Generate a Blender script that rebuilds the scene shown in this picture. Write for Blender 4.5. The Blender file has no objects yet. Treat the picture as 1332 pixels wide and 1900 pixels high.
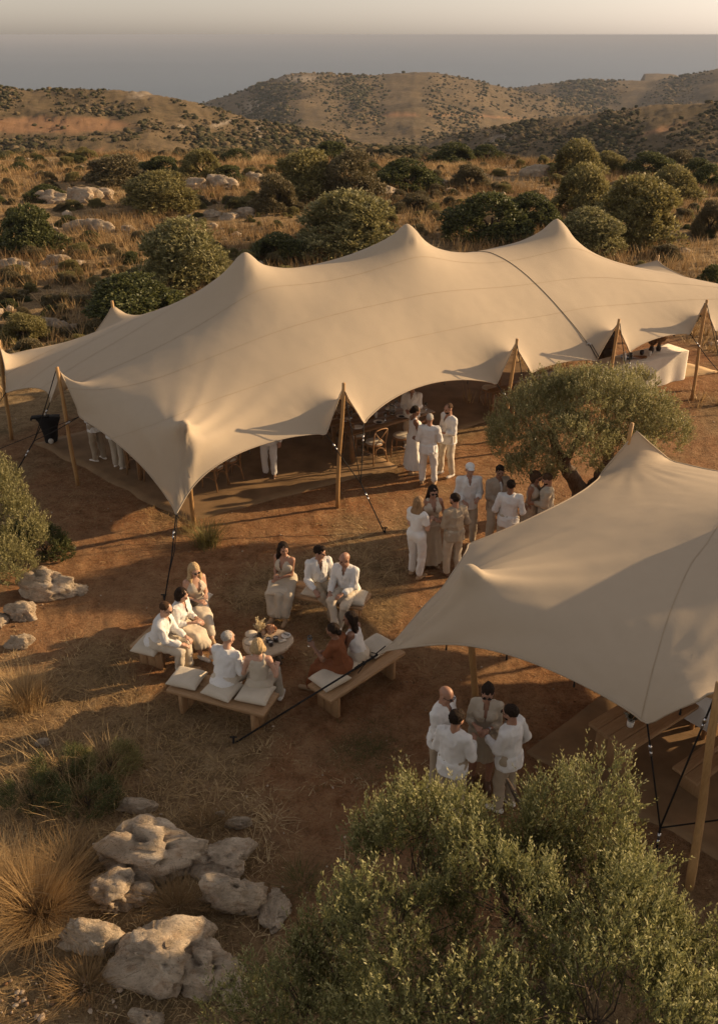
import bpy, bmesh, math, random
import numpy as np
from mathutils import Vector, Matrix
from math import radians, sin, cos, tan, atan, atan2, pi, sqrt, exp
random.seed(7); np.random.seed(7)
S = bpy.context.scene
COL = S.collection
# ------------------------------------------------------------------ camera, sky, sun, exposure
CAM_H, PITCH, FPX = 8.8, radians(28.3), 1645.0
cd = bpy.data.cameras.new('camera'); cam = bpy.data.objects.new('camera', cd); COL.objects.link(cam)
cam.location = (0, 0, CAM_H); cam.rotation_euler = (pi/2-PITCH, 0, 0)
cd.sensor_fit = 'VERTICAL'; cd.angle_y = 2*atan(950/FPX); cd.clip_start = .1; cd.clip_end = 900000
S.camera = cam
SUN_EL, SUN_AZ = radians(18.5), radians(73.0)      # azimuth clockwise from +Y (view direction) towards +X
w = bpy.data.worlds.new('World'); S.world = w; w.use_nodes = True
wn = w.node_tree.nodes; wl = w.node_tree.links
sky = wn.new('ShaderNodeTexSky'); sky.sky_type = 'NISHITA'; sky.sun_disc = False
sky.sun_elevation = SUN_EL; sky.sun_rotation = SUN_AZ
sky.altitude = 0; sky.air_density = 1.0; sky.dust_density = .95; sky.ozone_density = 1.5
mixw = wn.new('ShaderNodeMix'); mixw.data_type = 'RGBA'; mixw.blend_type = 'MULTIPLY'
mixw.inputs[0].default_value = 1.0; mixw.inputs[7].default_value = (1.0, .885, .81, 1)
hsv = wn.new('ShaderNodeHueSaturation'); hsv.inputs['Saturation'].default_value = .33
wl.new(sky.outputs[0], hsv.inputs['Color']); wl.new(hsv.outputs[0], mixw.inputs[6]); wl.new(mixw.outputs[2], wn['Background'].inputs[0])
wn['Background'].inputs[1].default_value = .117
sd = bpy.data.lights.new('sun', 'SUN'); sun = bpy.data.objects.new('sun', sd); COL.objects.link(sun)
sd.energy = 5.0; sd.angle = radians(.6); sd.color = (1, .71, .40)
sdir = Vector((sin(SUN_AZ)*cos(SUN_EL), cos(SUN_AZ)*cos(SUN_EL), sin(SUN_EL)))
sun.rotation_euler = (-sdir).to_track_quat('-Z', 'Y').to_euler()
S.view_settings.view_transform = 'Standard'; S.view_settings.look = 'None'
S.view_settings.exposure = 0.47; S.view_settings.gamma = 1.0
S.render.engine = 'CYCLES'
S.cycles.max_bounces = 6; S.cycles.diffuse_bounces = 3; S.cycles.glossy_bounces = 2
S.cycles.transmission_bounces = 4; S.cycles.transparent_max_bounces = 6; S.cycles.volume_bounces = 0
S.cycles.caustics_reflective = False; S.cycles.caustics_refractive = False

# ------------------------------------------------------------------ helpers
def ray(px, py):
    u = (px-666)/FPX; v = -(py-950)/FPX
    return (u, cos(PITCH)+v*sin(PITCH), -sin(PITCH)+v*cos(PITCH))
def atz(px, py, z=0.0):
    "the place at height z that is seen in that direction"
    d = ray(px, py); t = (z-CAM_H)/d[2]
    return Vector((d[0]*t, d[1]*t, z))
def project(p):
    x, y, z = p[0], p[1], p[2]-CAM_H
    dep = y*cos(PITCH)-z*sin(PITCH); up = y*sin(PITCH)+z*cos(PITCH)
    return 666+FPX*x/dep, 950-FPX*up/dep
def _h(ix, iy, iz, s):
    n = (ix*np.int64(374761393)+iy*np.int64(668265263)+iz*np.int64(1274126177)+s*np.int64(951274213)) & 0x7fffffff
    n = ((n ^ (n >> 13))*np.int64(1103515245)) & 0x7fffffff
    n = ((n ^ (n >> 15))*np.int64(668265261)) & 0x7fffffff
    return (n ^ (n >> 16))/float(0x7fffffff)
def vnoise(P, seed=0):
    P = np.asarray(P, float); f = np.floor(P); i = f.astype(np.int64); t = P-f; t = t*t*(3-2*t)
    r = 0
    for a in (0, 1):
        wx = t[..., 0] if a else 1-t[..., 0]
        for b in (0, 1):
            wy = t[..., 1] if b else 1-t[..., 1]
            for c in (0, 1):
                wz = t[..., 2] if c else 1-t[..., 2]
                r = r+wx*wy*wz*_h(i[..., 0]+a, i[..., 1]+b, i[..., 2]+c, seed)
    return r*2-1
def fbm(P, octv=4, seed=0, gain=.5):
    P = np.asarray(P, float); r = 0; a = 1; q = P.copy()
    for o in range(octv):
        r = r+a*vnoise(q, seed+o*17); a *= gain; q = q*2.03+11.3
    return r
def smooth(t): t = np.clip(t, 0, 1); return t*t*(3-2*t)
def tagp(o, label=None, cat=None, group=None, kind=None):
    if label: o['label'] = label
    if cat: o['category'] = cat
    if group: o['group'] = group
    if kind: o['kind'] = kind
    return o
def thing(name, label, cat, loc=(0, 0, 0), rz=0, group=None):
    o = bpy.data.objects.new(name, None); COL.objects.link(o); o.empty_display_size = .2
    o.location = loc; o.rotation_euler = (0, 0, rz)
    return tagp(o, label, cat, group)
def link(name, me, m=None, parent=None, loc=None, rot=None, scale=None):
    if m is not None and len(me.materials) == 0: me.materials.append(m)
    o = bpy.data.objects.new(name, me); COL.objects.link(o)
    if parent is not None: o.parent = parent
    if loc is not None: o.location = loc
    if rot is not None: o.rotation_euler = rot
    if scale is not None: o.scale = scale if hasattr(scale, '__len__') else (scale,)*3
    return o
def mesh_np(name, V, F, smooth_shade=True, tint=None):
    """F: (n,3) or (n,4) array, or list of such arrays. tint: per-vertex float attribute"""
    V = np.asarray(V, np.float32); me = bpy.data.meshes.new(name)
    Fs = F if isinstance(F, list) else [F]
    Fs = [np.asarray(f, np.int32) for f in Fs if len(f)]
    me.vertices.add(len(V)); me.vertices.foreach_set('co', V.ravel())
    nl = sum(f.size for f in Fs); nf = sum(len(f) for f in Fs)
    me.loops.add(nl); me.loops.foreach_set('vertex_index', np.concatenate([f.ravel() for f in Fs]))
    me.polygons.add(nf)
    st = []; base = 0
    for f in Fs:
        st.append(base+np.arange(len(f))*f.shape[1]); base += f.size
    me.polygons.foreach_set('loop_start', np.concatenate(st).astype(np.int32))
    if smooth_shade: me.polygons.foreach_set('use_smooth', np.ones(nf, bool))
    me.update(calc_edges=True)
    if tint is not None:
        a = me.attributes.new('tint', 'FLOAT', 'POINT'); a.data.foreach_set('value', np.asarray(tint, np.float32))
    return me
def copy_tree(o, parent=None):
    c = o.copy(); COL.objects.link(c)
    if parent is not None: c.parent = parent
    for ch in list(o.children): copy_tree(ch, c)
    return c
class MB:
    "collects simple solids into one mesh"
    def __init__(s): s.V = []; s.F4 = []; s.F3 = []; s.n = 0
    def add(s, V, F4=(), F3=()):
        V = np.asarray(V, float).reshape(-1, 3)
        s.V.append(V)
        if len(F4): s.F4.append(np.asarray(F4, int)+s.n)
        if len(F3): s.F3.append(np.asarray(F3, int)+s.n)
        s.n += len(V); return s
    def box(s, c, size, rz=0, R=None, bev=.0):
        x, y, z = [q/2 for q in size]; b = min(bev, x*.8, y*.8, z*.8)
        if b <= 0:
            V = np.array([(i*x, j*y, k*z) for k in (-1, 1) for i, j in ((-1, -1), (1, -1), (1, 1), (-1, 1))])
            F = [(0, 3, 2, 1), (4, 5, 6, 7), (0, 1, 5, 4), (1, 2, 6, 5), (2, 3, 7, 6), (3, 0, 4, 7)]
        else:
            V = []; 
            for zz, ins in ((-z, b), (-z+b, 0), (z-b, 0), (z, b)):
                X, Y = x-ins, y-ins; bb = b if ins == 0 else b*.6
                V += [(-X+bb, -Y, zz), (X-bb, -Y, zz), (X, -Y+bb, zz), (X, Y-bb, zz), (X-bb, Y, zz), (-X+bb, Y, zz), (-X, Y-bb, zz), (-X, -Y+bb, zz)]
            V = np.array(V); F = []
            for r in range(3):
                for q in range(8): F.append((r*8+q, r*8+(q+1) % 8, r*8+8+(q+1) % 8, r*8+8+q))
            F += [(24, 25, 26, 27), (24, 27, 28, 31), (28, 29, 30, 31), (3, 2, 1, 0), (7, 4, 3, 0), (7, 6, 5, 4)]
        c0, s0 = cos(rz), sin(rz)
        if R is not None: V = V @ np.array(R).T
        else: V = V @ np.array([[c0, -s0, 0], [s0, c0, 0], [0, 0, 1]]).T
        return s.add(V+np.array(c), F)
    def tube(s, pts, r, n=8, cap=True, squash=None):
        P = np.array([tuple(p) for p in pts], float); m = len(P)
        r = np.broadcast_to(np.asarray(r, float), (m,))
        T = np.gradient(P, axis=0) if m > 1 else P
        T /= np.linalg.norm(T, axis=1)[:, None]+1e-12
        up = np.array([0, 0, 1.]) if abs(T[0, 2]) < .9 else np.array([1., 0, 0])
        A = np.cross(T, up); A /= np.linalg.norm(A, axis=1)[:, None]+1e-12
        for i in range(1, m):
            if (A[i]*A[i-1]).sum() < 0: A[i] = -A[i]
        B = np.cross(T, A)
        a = np.arange(n)/n*2*pi
        V = P[:, None]+r[:, None, None]*(np.cos(a)[None, :, None]*A[:, None]+np.sin(a)[None, :, None]*B[:, None]*(squash or 1))
        F = [(i*n+j, i*n+(j+1) % n, (i+1)*n+(j+1) % n, (i+1)*n+j) for i in range(m-1) for j in range(n)]
        V = V.reshape(-1, 3); F3 = []
        if cap:
            V = np.vstack([V, P[0], P[-1]]); k = m*n
            F3 = [(k, (j+1) % n, j) for j in range(n)]+[(k+1, (m-1)*n+j, (m-1)*n+(j+1) % n) for j in range(n)]
        return s.add(V, F, F3)
    def lathe(s, c, prof, n=20, sx=1, sy=1):
        P = [(r*cos(a)*sx, r*sin(a)*sy, z) for r, z in prof for a in [j/n*2*pi for j in range(n)]]
        m = len(prof)
        F = [(i*n+j, i*n+(j+1) % n, (i+1)*n+(j+1) % n, (i+1)*n+j) for i in range(m-1) for j in range(n)]
        V = np.array(P)+np.array(c)
        return s.add(V, F)
    def mesh(s, name, sm=False):
        F = []
        if s.F4: F.append(np.vstack(s.F4))
        if s.F3: F.append(np.vstack(s.F3))
        me = mesh_np(name, np.vstack(s.V), F, smooth_shade=sm)
        return me
    def build(s, name, m, parent=None, sm=False, **k):
        return link(name, s.mesh(name, sm), m, parent, **k)

# ------------------------------------------------------------------ materials
class NT:
    def __init__(s, name):
        s.m = bpy.data.materials.new(name); s.m.use_nodes = True; s.t = s.m.node_tree; s.n = s.t.nodes; s.l = s.t.links
        s.b = s.n['Principled BSDF']; s.out = s.n['Material Output']
    def node(s, typ, **k):
        q = s.n.new(typ)
        for a, v in k.items(): setattr(q, a, v)
        return q
    def coord(s, which='Object', scale=(1, 1, 1)):
        tc = s.node('ShaderNodeTexCoord'); mp = s.node('ShaderNodeMapping'); mp.inputs['Scale'].default_value = scale
        s.l.new(tc.outputs[which], mp.inputs[0]); return mp.outputs[0]
    def noise(s, scale, detail=4, rough=.55, vec=None, dist=0):
        q = s.node('ShaderNodeTexNoise'); q.inputs['Scale'].default_value = scale; q.inputs['Detail'].default_value = detail
        q.inputs['Roughness'].default_value = rough; q.inputs['Distortion'].default_value = dist
        if vec is not None: s.l.new(vec, q.inputs['Vector'])
        return q.outputs['Fac']
    def voro(s, scale, vec=None, feature='F1', out='Distance', rnd=1):
        q = s.node('ShaderNodeTexVoronoi'); q.feature = feature; q.inputs['Scale'].default_value = scale
        q.inputs['Randomness'].default_value = rnd
        if vec is not None: s.l.new(vec, q.inputs['Vector'])
        return q.outputs[out]
    def ramp(s, fac, stops):
        q = s.node('ShaderNodeValToRGB'); e = q.color_ramp.elements
        for i, (p, c) in enumerate(stops):
            el = e[i] if i < 2 else e.new(p)
            el.position = p; el.color = (*c, 1) if len(c) == 3 else c
        s.l.new(fac, q.inputs[0]); return q.outputs[0]
    def rng(s, fac, a, b, c=0, d=1):
        q = s.node('ShaderNodeMapRange'); s.l.new(fac, q.inputs[0])
        for i, v in enumerate((a, b, c, d)): q.inputs[i+1].default_value = v
        return q.outputs[0]
    def mix(s, fac, a, b, mode='MIX'):
        q = s.node('ShaderNodeMix'); q.data_type = 'RGBA'; q.blend_type = mode
        for v, i in ((fac, 0), (a, 6), (b, 7)):
            if isinstance(v, (int, float)): q.inputs[i].default_value = v
            elif isinstance(v, tuple): q.inputs[i].default_value = (*v, 1)
            else: s.l.new(v, q.inputs[i])
        return q.outputs[2]
    def math(s, op, a, b=None):
        q = s.node('ShaderNodeMath'); q.operation = op
        for i, v in enumerate((a, b)):
            if v is None: continue
            if isinstance(v, (int, float)): q.inputs[i].default_value = v
            else: s.l.new(v, q.inputs[i])
        return q.outputs[0]
    def attr(s, name):
        q = s.node('ShaderNodeAttribute'); q.attribute_name = name; return q.outputs['Fac']
    def rand(s):
        return s.node('ShaderNodeObjectInfo').outputs['Random']
    def color(s, c):
        if isinstance(c, tuple): s.b.inputs['Base Color'].default_value = (*c, 1)
        else: s.l.new(c, s.b.inputs['Base Color'])
        return s
    def rough(s, v, spec=.3):
        if isinstance(v, (int, float)): s.b.inputs['Roughness'].default_value = v
        else: s.l.new(v, s.b.inputs['Roughness'])
        s.b.inputs['Specular IOR Level'].default_value = spec; return s
    def bump(s, h, strength=.5, dist=.02):
        q = s.node('ShaderNodeBump'); q.inputs['Strength'].default_value = strength; q.inputs['Distance'].default_value = dist
        s.l.new(h, q.inputs['Height']); s.l.new(q.outputs[0], s.b.inputs['Normal']); return s
    def translucent(s, fac, c):
        t = s.node('ShaderNodeBsdfTranslucent'); mx = s.node('ShaderNodeMixShader'); mx.inputs[0].default_value = fac
        if isinstance(c, tuple): t.inputs[0].default_value = (*c, 1)
        else: s.l.new(c, t.inputs[0])
        s.l.new(s.b.outputs[0], mx.inputs[1]); s.l.new(t.outputs[0], mx.inputs[2]); s.l.new(mx.outputs[0], s.out.inputs[0]); return s

def m_fabric(name, c, var=.12, weave=220, sc=3.0, transl=0, rough=.85):
    t = NT(name); v = t.coord()
    n = t.noise(sc, 5, .6, v); d = tuple(q*(1-var) for q in c); l = tuple(min(1, q*(1+var)) for q in c)
    base = t.ramp(n, [(.3, d), (.7, l)])
    t.color(base).rough(rough, .15)
    w1 = t.noise(weave, 2, .5, v); n3 = t.noise(sc*5, 4, .6, v)
    t.bump(t.math('ADD', w1, t.math('MULTIPLY', n3, 3.0)), .25, .008)
    if transl: t.translucent(transl, base)
    return t.m
def m_wood(name, c1, c2, sc=(2, 14, 14), rough=.6, bump=.3):
    t = NT(name); v = t.coord('Object', sc)
    n = t.noise(2.2, 6, .62, v, 1.2); g = t.noise(14, 3, .6, v)
    r = t.rand()
    base = t.mix(t.math('MULTIPLY', r, .35), t.ramp(n, [(.3, c1), (.72, c2)]), tuple(q*.72 for q in c1))
    base = t.mix(t.rng(g, .4, .75, 0, .45), base, tuple(q*.55 for q in c1))
    t.color(base).rough(rough, .3).bump(t.math('ADD', n, g), bump, .006)
    return t.m
def m_plain(name, c, rough=.5, spec=.4, var=.15, sc=8, metal=0, bump=.1):
    t = NT(name); v = t.coord(); n = t.noise(sc, 4, .6, v)
    t.color(t.ramp(n, [(.25, tuple(q*(1-var) for q in c)), (.75, tuple(min(1, q*(1+var)) for q in c))])).rough(rough, spec).bump(n, bump, .01)
    t.b.inputs['Metallic'].default_value = metal
    return t.m
MAT = {}
def mk_tent(name, c):
    t = NT(name); v = t.coord()
    n = t.noise(.35, 4, .6, v); n2 = t.noise(6, 5, .65, v); n4 = t.noise(1.3, 6, .7, v, .6)
    base = t.ramp(n, [(.3, tuple(q*.93 for q in c)), (.7, c)])
    base = t.mix(t.rng(n2, .3, .8, 0, .18), base, tuple(q*.78 for q in c))
    base = t.mix(t.rng(n4, .62, .8, 0, .16), base, (c[0]*.7, c[1]*.62, c[2]*.52))
    t.color(base).rough(.8, .2)
    t.bump(t.math('ADD', t.noise(160, 2, .5, v), t.math('MULTIPLY', n2, 2.5)), .18, .006)
    t.translucent(.06, (c[0], c[1]*.8, c[2]*.55)); return t.m
MAT['tent'] = mk_tent('tent_fabric', (.48, .385, .275))
MAT['seam'] = m_fabric('seam_tape', (.40, .305, .20), .1)
MAT['pole'] = m_wood('pole_wood', (.36, .20, .075), (.52, .31, .13), (6, 6, .9), .55)
MAT['oak'] = m_wood('bench_oak', (.33, .19, .09), (.50, .32, .17), (1.2, 12, 12), .6)
MAT['oakleg'] = m_wood('bench_leg_oak', (.32, .18, .08), (.47, .29, .15), (12, 12, 1.2), .6)
MAT['chairwood'] = m_wood('chair_wood', (.26, .13, .05), (.40, .22, .10), (10, 10, 2), .5)
MAT['rope'] = m_plain('rope_black', (.018, .015, .013), .8, .2, .3, 60)
MAT['metal'] = m_plain('buckle_steel', (.55, .55, .55), .3, .5, .1, 20, 1.0)
MAT['mat'] = m_fabric('woven_mat', (.23, .145, .075), .25, 90, 1.6)
MAT['mat2'] = m_fabric('woven_mat_light', (.50, .35, .19), .2, 90, 1.6)
MAT['cushion'] = m_fabric('linen_cushion', (.54, .465, .36), .07, 260, 4)
MAT['cloth'] = m_fabric('table_cloth', (.62, .55, .45), .06, 240, 3)
MAT['ceramic'] = m_plain('ceramic_glaze', (.68, .62, .53), .3, .5, .06)
MAT['darkcup'] = m_plain('dark_glaze', (.03, .022, .02), .3, .5, .3)
MAT['bark'] = (lambda t: (t.color(t.ramp(t.noise(5, 6, .7, t.coord('Object', (1, 1, .35)), 1.5), [(.3, (.035, .024, .016)), (.7, (.16, .115, .08))])).rough(.9, .1).bump(t.noise(9, 6, .7, t.coord('Object', (1, 1, .3)), 1), .8, .05), t.m)[1])(NT('olive_bark'))
MAT['black'] = m_plain('black_cloth', (.012, .011, .011), .8, .2, .2)
# ------------------------------------------------------------------ terrain
def sil(points):
    az = []; te = []
    for px, py in points:
        d = ray(px, py); az.append(atan2(d[0], d[1])); te.append(d[2]/math.hypot(d[0], d[1]))
    return np.array(az), np.array(te)
HILLS = [  # crest seen along these directions, crest distance, front drop, front length, back slope
    (sil([(-900, 180), (-400, 160), (0, 167), (150, 166), (200, 170), (270, 172), (330, 184), (385, 200), (470, 224), (540, 240), (620, 256), (700, 275), (780, 300), (900, 340)]), 250, 9, 60, .14),
    (sil([(600, 330), (740, 282), (800, 264), (900, 240), (1050, 217), (1200, 200), (1332, 188), (1800, 170), (2300, 175)]), 290, 12, 80, .12),
    (sil([(250, 245), (385, 188), (450, 167), (500, 150), (530, 138), (560, 134), (620, 138), (700, 139), (770, 132), (810, 134), (850, 141), (900, 152), (960, 166), (1050, 184), (1110, 198), (1200, 230)]), 960, 12, 120, .3),
    (sil([(800, 190), (940, 164), (1000, 156), (1080, 149), (1200, 149), (1260, 141), (1332, 126), (1450, 112), (1900, 105), (2500, 140)]), 1270, 15, 150, .3),
    (sil([(1160, 175), (1188, 146), (1192, 136), (1215, 134), (1240, 135), (1256, 139), (1275, 150), (1310, 160)]), 1650, 4, 60, .6),
]
SEA_Z = -60.0
def terrain(X, Y):
    X = np.asarray(X, float); Y = np.asarray(Y, float)
    r = np.hypot(X, Y); az = np.arctan2(X, Y)
    P = np.stack([X, Y, X*0], -1)
    edge = 72+8*vnoise(P/23., 3)
    rr = np.clip(r-edge, 0, None)
    base = -np.where(rr < 60, .16*rr*smooth(rr/40.), .16*60+0*rr)
    base = np.interp(rr, [0, 10, 60, 130, 330, 520, 820, 1100, 3000], [0, -.6, -7.5, -17, -34, -43, -60, -74, -90])
    z = base
    for (a, te), d, drop, L, bs in HILLS:
        dd = d*(1+.06*np.sin(az*9+d))
        crest = CAM_H+dd*np.interp(az, a, te, left=te[0], right=te[-1])
        crest = np.where((az < a[0]-.02) | (az > a[-1]+.02), -120, crest)
        if d > 1500: crest = np.where((az < a[0]) | (az > a[-1]), -200, crest)
        t = dd-r
        zh = np.where(t > 0, crest-drop*(1-np.exp(-(t/L)**1.5*.8)) - .012*np.clip(t-L, 0, None), crest+bs*t*smooth(-t/25.))
        if d > 200: zh = zh+ (-np.abs(vnoise(P/(d*.07), 5+d))*d*.0045+vnoise(P/(d*.03), 6+d)*d*.0014+vnoise(P/(d*.012), 9+d)*d*.0006)*smooth(np.abs(t)/(.1*d)+.25)
        zh = np.where(r < 95, -500, zh)
        z = np.maximum(z, zh)
    amp = np.interp(r, [0, 9, 25, 60, 120, 2000], [.03, .03, .06, .22, .5, .8])
    z = z+amp*(fbm(P/7., 3, 21)*.7)+np.interp(r, [0, 25, 120, 300], [.012, .012, .1, .3])*fbm(P/.9, 3, 33)
    z = z+.016*fbm(P/.22, 3, 35)*smooth((32-r)/10.)
    # gentle rise of the rough ground beyond the clearing
    z = z+.35*smooth((Y-30)/12.)*smooth((95-r)/20.)*(.5+.5*vnoise(P/9., 44))
    return z
def gz(x, y): return float(terrain(np.array([x]), np.array([y]))[0])
def on_ground(px, py):
    p = atz(px, py, 0)
    for _ in range(4): p = atz(px, py, gz(p.x, p.y))
    return p
def dirt_mask(X, Y):
    "1 on the bare red clearing, 0 on rough ground"
    P = np.stack([X, Y, X*0], -1)
    n = .9*fbm(P/2.6, 4, 61)
    cx = (X-3.5)*.84+(Y-19)*.54; cy = -(X-3.5)*.54+(Y-19)*.84
    d = np.sqrt((cx/13.5)**2+(cy/8.5)**2)
    a = (1-d)*6+n
    d2 = np.sqrt(((X-1.6)/4.2)**2+((Y-10)/4.2)**2)
    b = (1-d2)*4+n
    d3 = np.sqrt(((X-1.8)/7)**2+((Y-14)/5)**2)
    d4 = np.sqrt(((X-18)/9)**2+((Y-27)/6.5)**2)
    m = smooth(np.maximum(np.maximum(a, b), np.maximum((1-d3)*5, (1-d4)*5)+n)*.6+.5)
    return m*(1-.8*smooth(fbm(P/1.9+7, 4, 91)*1.5+.05)*(1-.75*smooth((X+.5)/1.5)*smooth((13-Y)/2)))
# rings and rays of the sheet
def make_ground():
    na = 400
    s = np.linspace(-1, 1, na); az = s*radians(29)+np.sign(s)*np.clip(np.abs(s)-.86, 0, 1)**1.3*radians(62)*4.4
    rad = np.concatenate([np.geomspace(.6, 5.0, 30)[:-1], np.geomspace(5.0, 2600, 460)])
    A, R = np.meshgrid(az, rad); X = R*np.sin(A); Y = R*np.cos(A)
    Z = terrain(X, Y)
    V = np.stack([X, Y, Z], -1).reshape(-1, 3)
    nr = len(rad); i = np.arange(nr-1)[:, None]*na+np.arange(na-1)[None]; i = i.ravel()
    F = np.stack([i, i+1, i+na+1, i+na], 1)
    me = mesh_np('ground', V, F)
    def at(nm, v): a = me.attributes.new(nm, 'FLOAT', 'POINT'); a.data.foreach_set('value', np.asarray(v, np.float32).ravel())
    x, y, z = V[:, 0], V[:, 1], V[:, 2]
    at('dirt', dirt_mask(x, y))
    dep = y*cos(PITCH)-(z-CAM_H)*sin(PITCH)
    up = y*sin(PITCH)+(z-CAM_H)*cos(PITCH)
    px = 666+FPX*x/dep; py = 950-FPX*up/dep; r = np.hypot(x, y)
    n = fbm(np.stack([x, y, z], -1)/9., 3, 5)*.6
    def ell(cx, cy, a, b, rot=0, rmin=100, rmax=4000, soft=.5):
        dx = px-cx; dy = py-cy; c, q = cos(rot), sin(rot)
        e = np.sqrt(((dx*c+dy*q)/a)**2+((-dx*q+dy*c)/b)**2)+n*.12
        return np.clip((1-e)/soft, 0, 1)*(r > rmin)*(r < rmax)
    field = np.maximum(ell(90, 232, 165, 17, 0, 100, 400, .15), ell(160, 295, 50, 7, -.55, 75, 400, .4))
    field = np.maximum(field, ell(760, 213, 150, 2.2, .0, 500, 1400, .5))
    field = np.maximum(field, ell(900, 216, 90, 2.2, .06, 500, 1400, .5))
    field = np.maximum(field, ell(1230, 240, 60, 6, -.25, 120, 450, .5))
    field = np.maximum(field, ell(1000, 375, 180, 35, 0, 40, 110, .8)*.6)
    field = np.maximum(field, ell(480, 300, 90, 14, 0, 60, 110, .8)*.6)
    rock = ell(478, 200, 30, 18, .2, 500, 1400, .6)
    for e in [(560, 146, 55, 9, 0, 500, 1400), (480, 247, 10, 26, .2, 120, 450), (410, 230, 42, 5, -.3, 120, 450), (515, 262, 30, 6, -.35, 120, 450), (260, 176, 28, 9, 0, 120, 450),
              (925, 262, 40, 14, -.3, 120, 450), (615, 245, 30, 5, .3, 120, 450), (335, 235, 14, 5, 0, 120, 450), (850, 300, 30, 8, -.3, 60, 450)]:
        rock = np.maximum(rock, ell(*e, soft=.6))
    at('field', field); at('rocky', rock)
    return me
gt = NT('ground_soil'); g = gt
v = g.coord('Object'); 
nA = g.noise(.5, 6, .62, v); nB = g.noise(3.2, 8, .68, v); nC = g.noise(22, 6, .7, v); nD = g.noise(.045, 7, .66, v)
red = g.ramp(nB, [(.28, (.19, .078, .030)), (.5, (.39, .185, .082)), (.74, (.56, .32, .155))])
red = g.mix(g.rng(nA, .42, .66, 0, .6), red, (.44, .275, .145))
red = g.mix(g.rng(nC, .5, .78, 0, .55), red, (.38, .235, .125))
straw = g.ramp(nB, [(.28, (.16, .10, .045)), (.55, (.42, .29, .15)), (.78, (.58, .43, .24))])
straw = g.mix(g.rng(nC, .45, .7, 0, .6), straw, (.14, .075, .03))
nE = g.noise(1.1, 7, .7, v)
straw = g.mix(g.rng(nE, .5, .68, 0, .5), straw, (.10, .085, .035))
near = g.mix(g.attr('dirt'), straw, red)
hill = g.ramp(nD, [(.34, (.095, .072, .038)), (.52, (.160, .116, .062)), (.68, (.22, .155, .086))])
nF = g.noise(.35, 7, .7, v)
hill = g.mix(g.rng(nF, .46, .6, 0, .75), hill, (.070, .056, .028))
hill = g.mix(g.rng(nE, .55, .72, 0, .3), hill, (.25, .165, .095))
cam_d = g.node('ShaderNodeVectorMath', operation='LENGTH'); g.l.new(v, cam_d.inputs[0])
far = g.rng(cam_d.outputs['Value'], 75, 120)
colr = g.mix(far, near, hill)
colr = g.mix(g.attr('field'), colr, g.ramp(nA, [(.3, (.26, .14, .070)), (.7, (.33, .19, .10))]))
rk = g.math('MULTIPLY', g.attr('rocky'), g.rng(nF, .38, .55))
colr = g.mix(rk, colr, (.42, .34, .25))
vor = g.voro(9, v); 
nG = g.noise(48, 5, .75, v)
colr = g.mix(g.rng(nG, .55, .72, 0, .5), colr, (.46, .32, .18))
colr = g.mix(g.rng(nG, .46, .32, 0, .7), colr, (.08, .04, .018))
nH = g.noise(9, 6, .72, v, 1.5)
colr = g.mix(g.rng(nH, .52, .64, 0, .42), colr, (.09, .052, .024))
colr = g.mix(g.rng(nH, .46, .36, 0, .35), colr, (.50, .34, .19))
colr = g.mix(g.math('MULTIPLY', g.rng(vor, .0, .09, 1, 0), g.rng(nB, .5, .62)), colr, (.40, .28, .17))
g.color(colr).rough(.95, .1)
hgt = g.math('ADD', g.math('MULTIPLY', nB, 1.0), g.math('MULTIPLY', nC, .45))
g.bump(g.math('ADD', hgt, g.math('MULTIPLY', g.noise(70, 5, .7, v), .25)), 1.0, .2)
ground = tagp(link('ground', make_ground(), gt.m), kind='structure')
st = NT('sea_water'); v = st.coord('Object')
st.color(st.ramp(st.noise(.0022, 5, .6, st.coord('Object', (.25, 1, 1))), [(.3, (.030, .052, .072)), (.7, (.05, .075, .095))])).rough(.32, .5)
st.bump(st.math('ADD', st.noise(.05, 5, .7, st.coord('Object', (.4, 1, 1))), st.noise(.4, 3, .6, v)), .5, 1.5)
mb = MB(); rr = np.geomspace(300, 400000, 56); aa = np.linspace(-1.5, 1.5, 41)
Vs = [(q*sin(a), q*cos(a), SEA_Z) for q in rr for a in aa]
Fs = [(i*41+j, i*41+j+1, (i+1)*41+j+1, (i+1)*41+j) for i in range(55) for j in range(40)]
mb.add(Vs, Fs); tagp(mb.build('sea', st.m), kind='structure')
hz = NT('haze_air'); hz.n.remove(hz.b)
pv = hz.node('ShaderNodeVolumePrincipled'); pv.inputs['Color'].default_value = (.45, .49, .58, 1)
HAZE_D = .00017
pv.inputs['Density'].default_value = HAZE_D; pv.inputs['Anisotropy'].default_value = 0
hz.l.new(pv.outputs[0], hz.out.inputs['Volume'])
mb = MB(); mb.box((0, 150000, (SEA_Z-32+9.6)/2+0.0), (900000, 600000, 9.6-SEA_Z+32)); 
hazeo = tagp(mb.build('haze', hz.m), kind='stuff')

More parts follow.
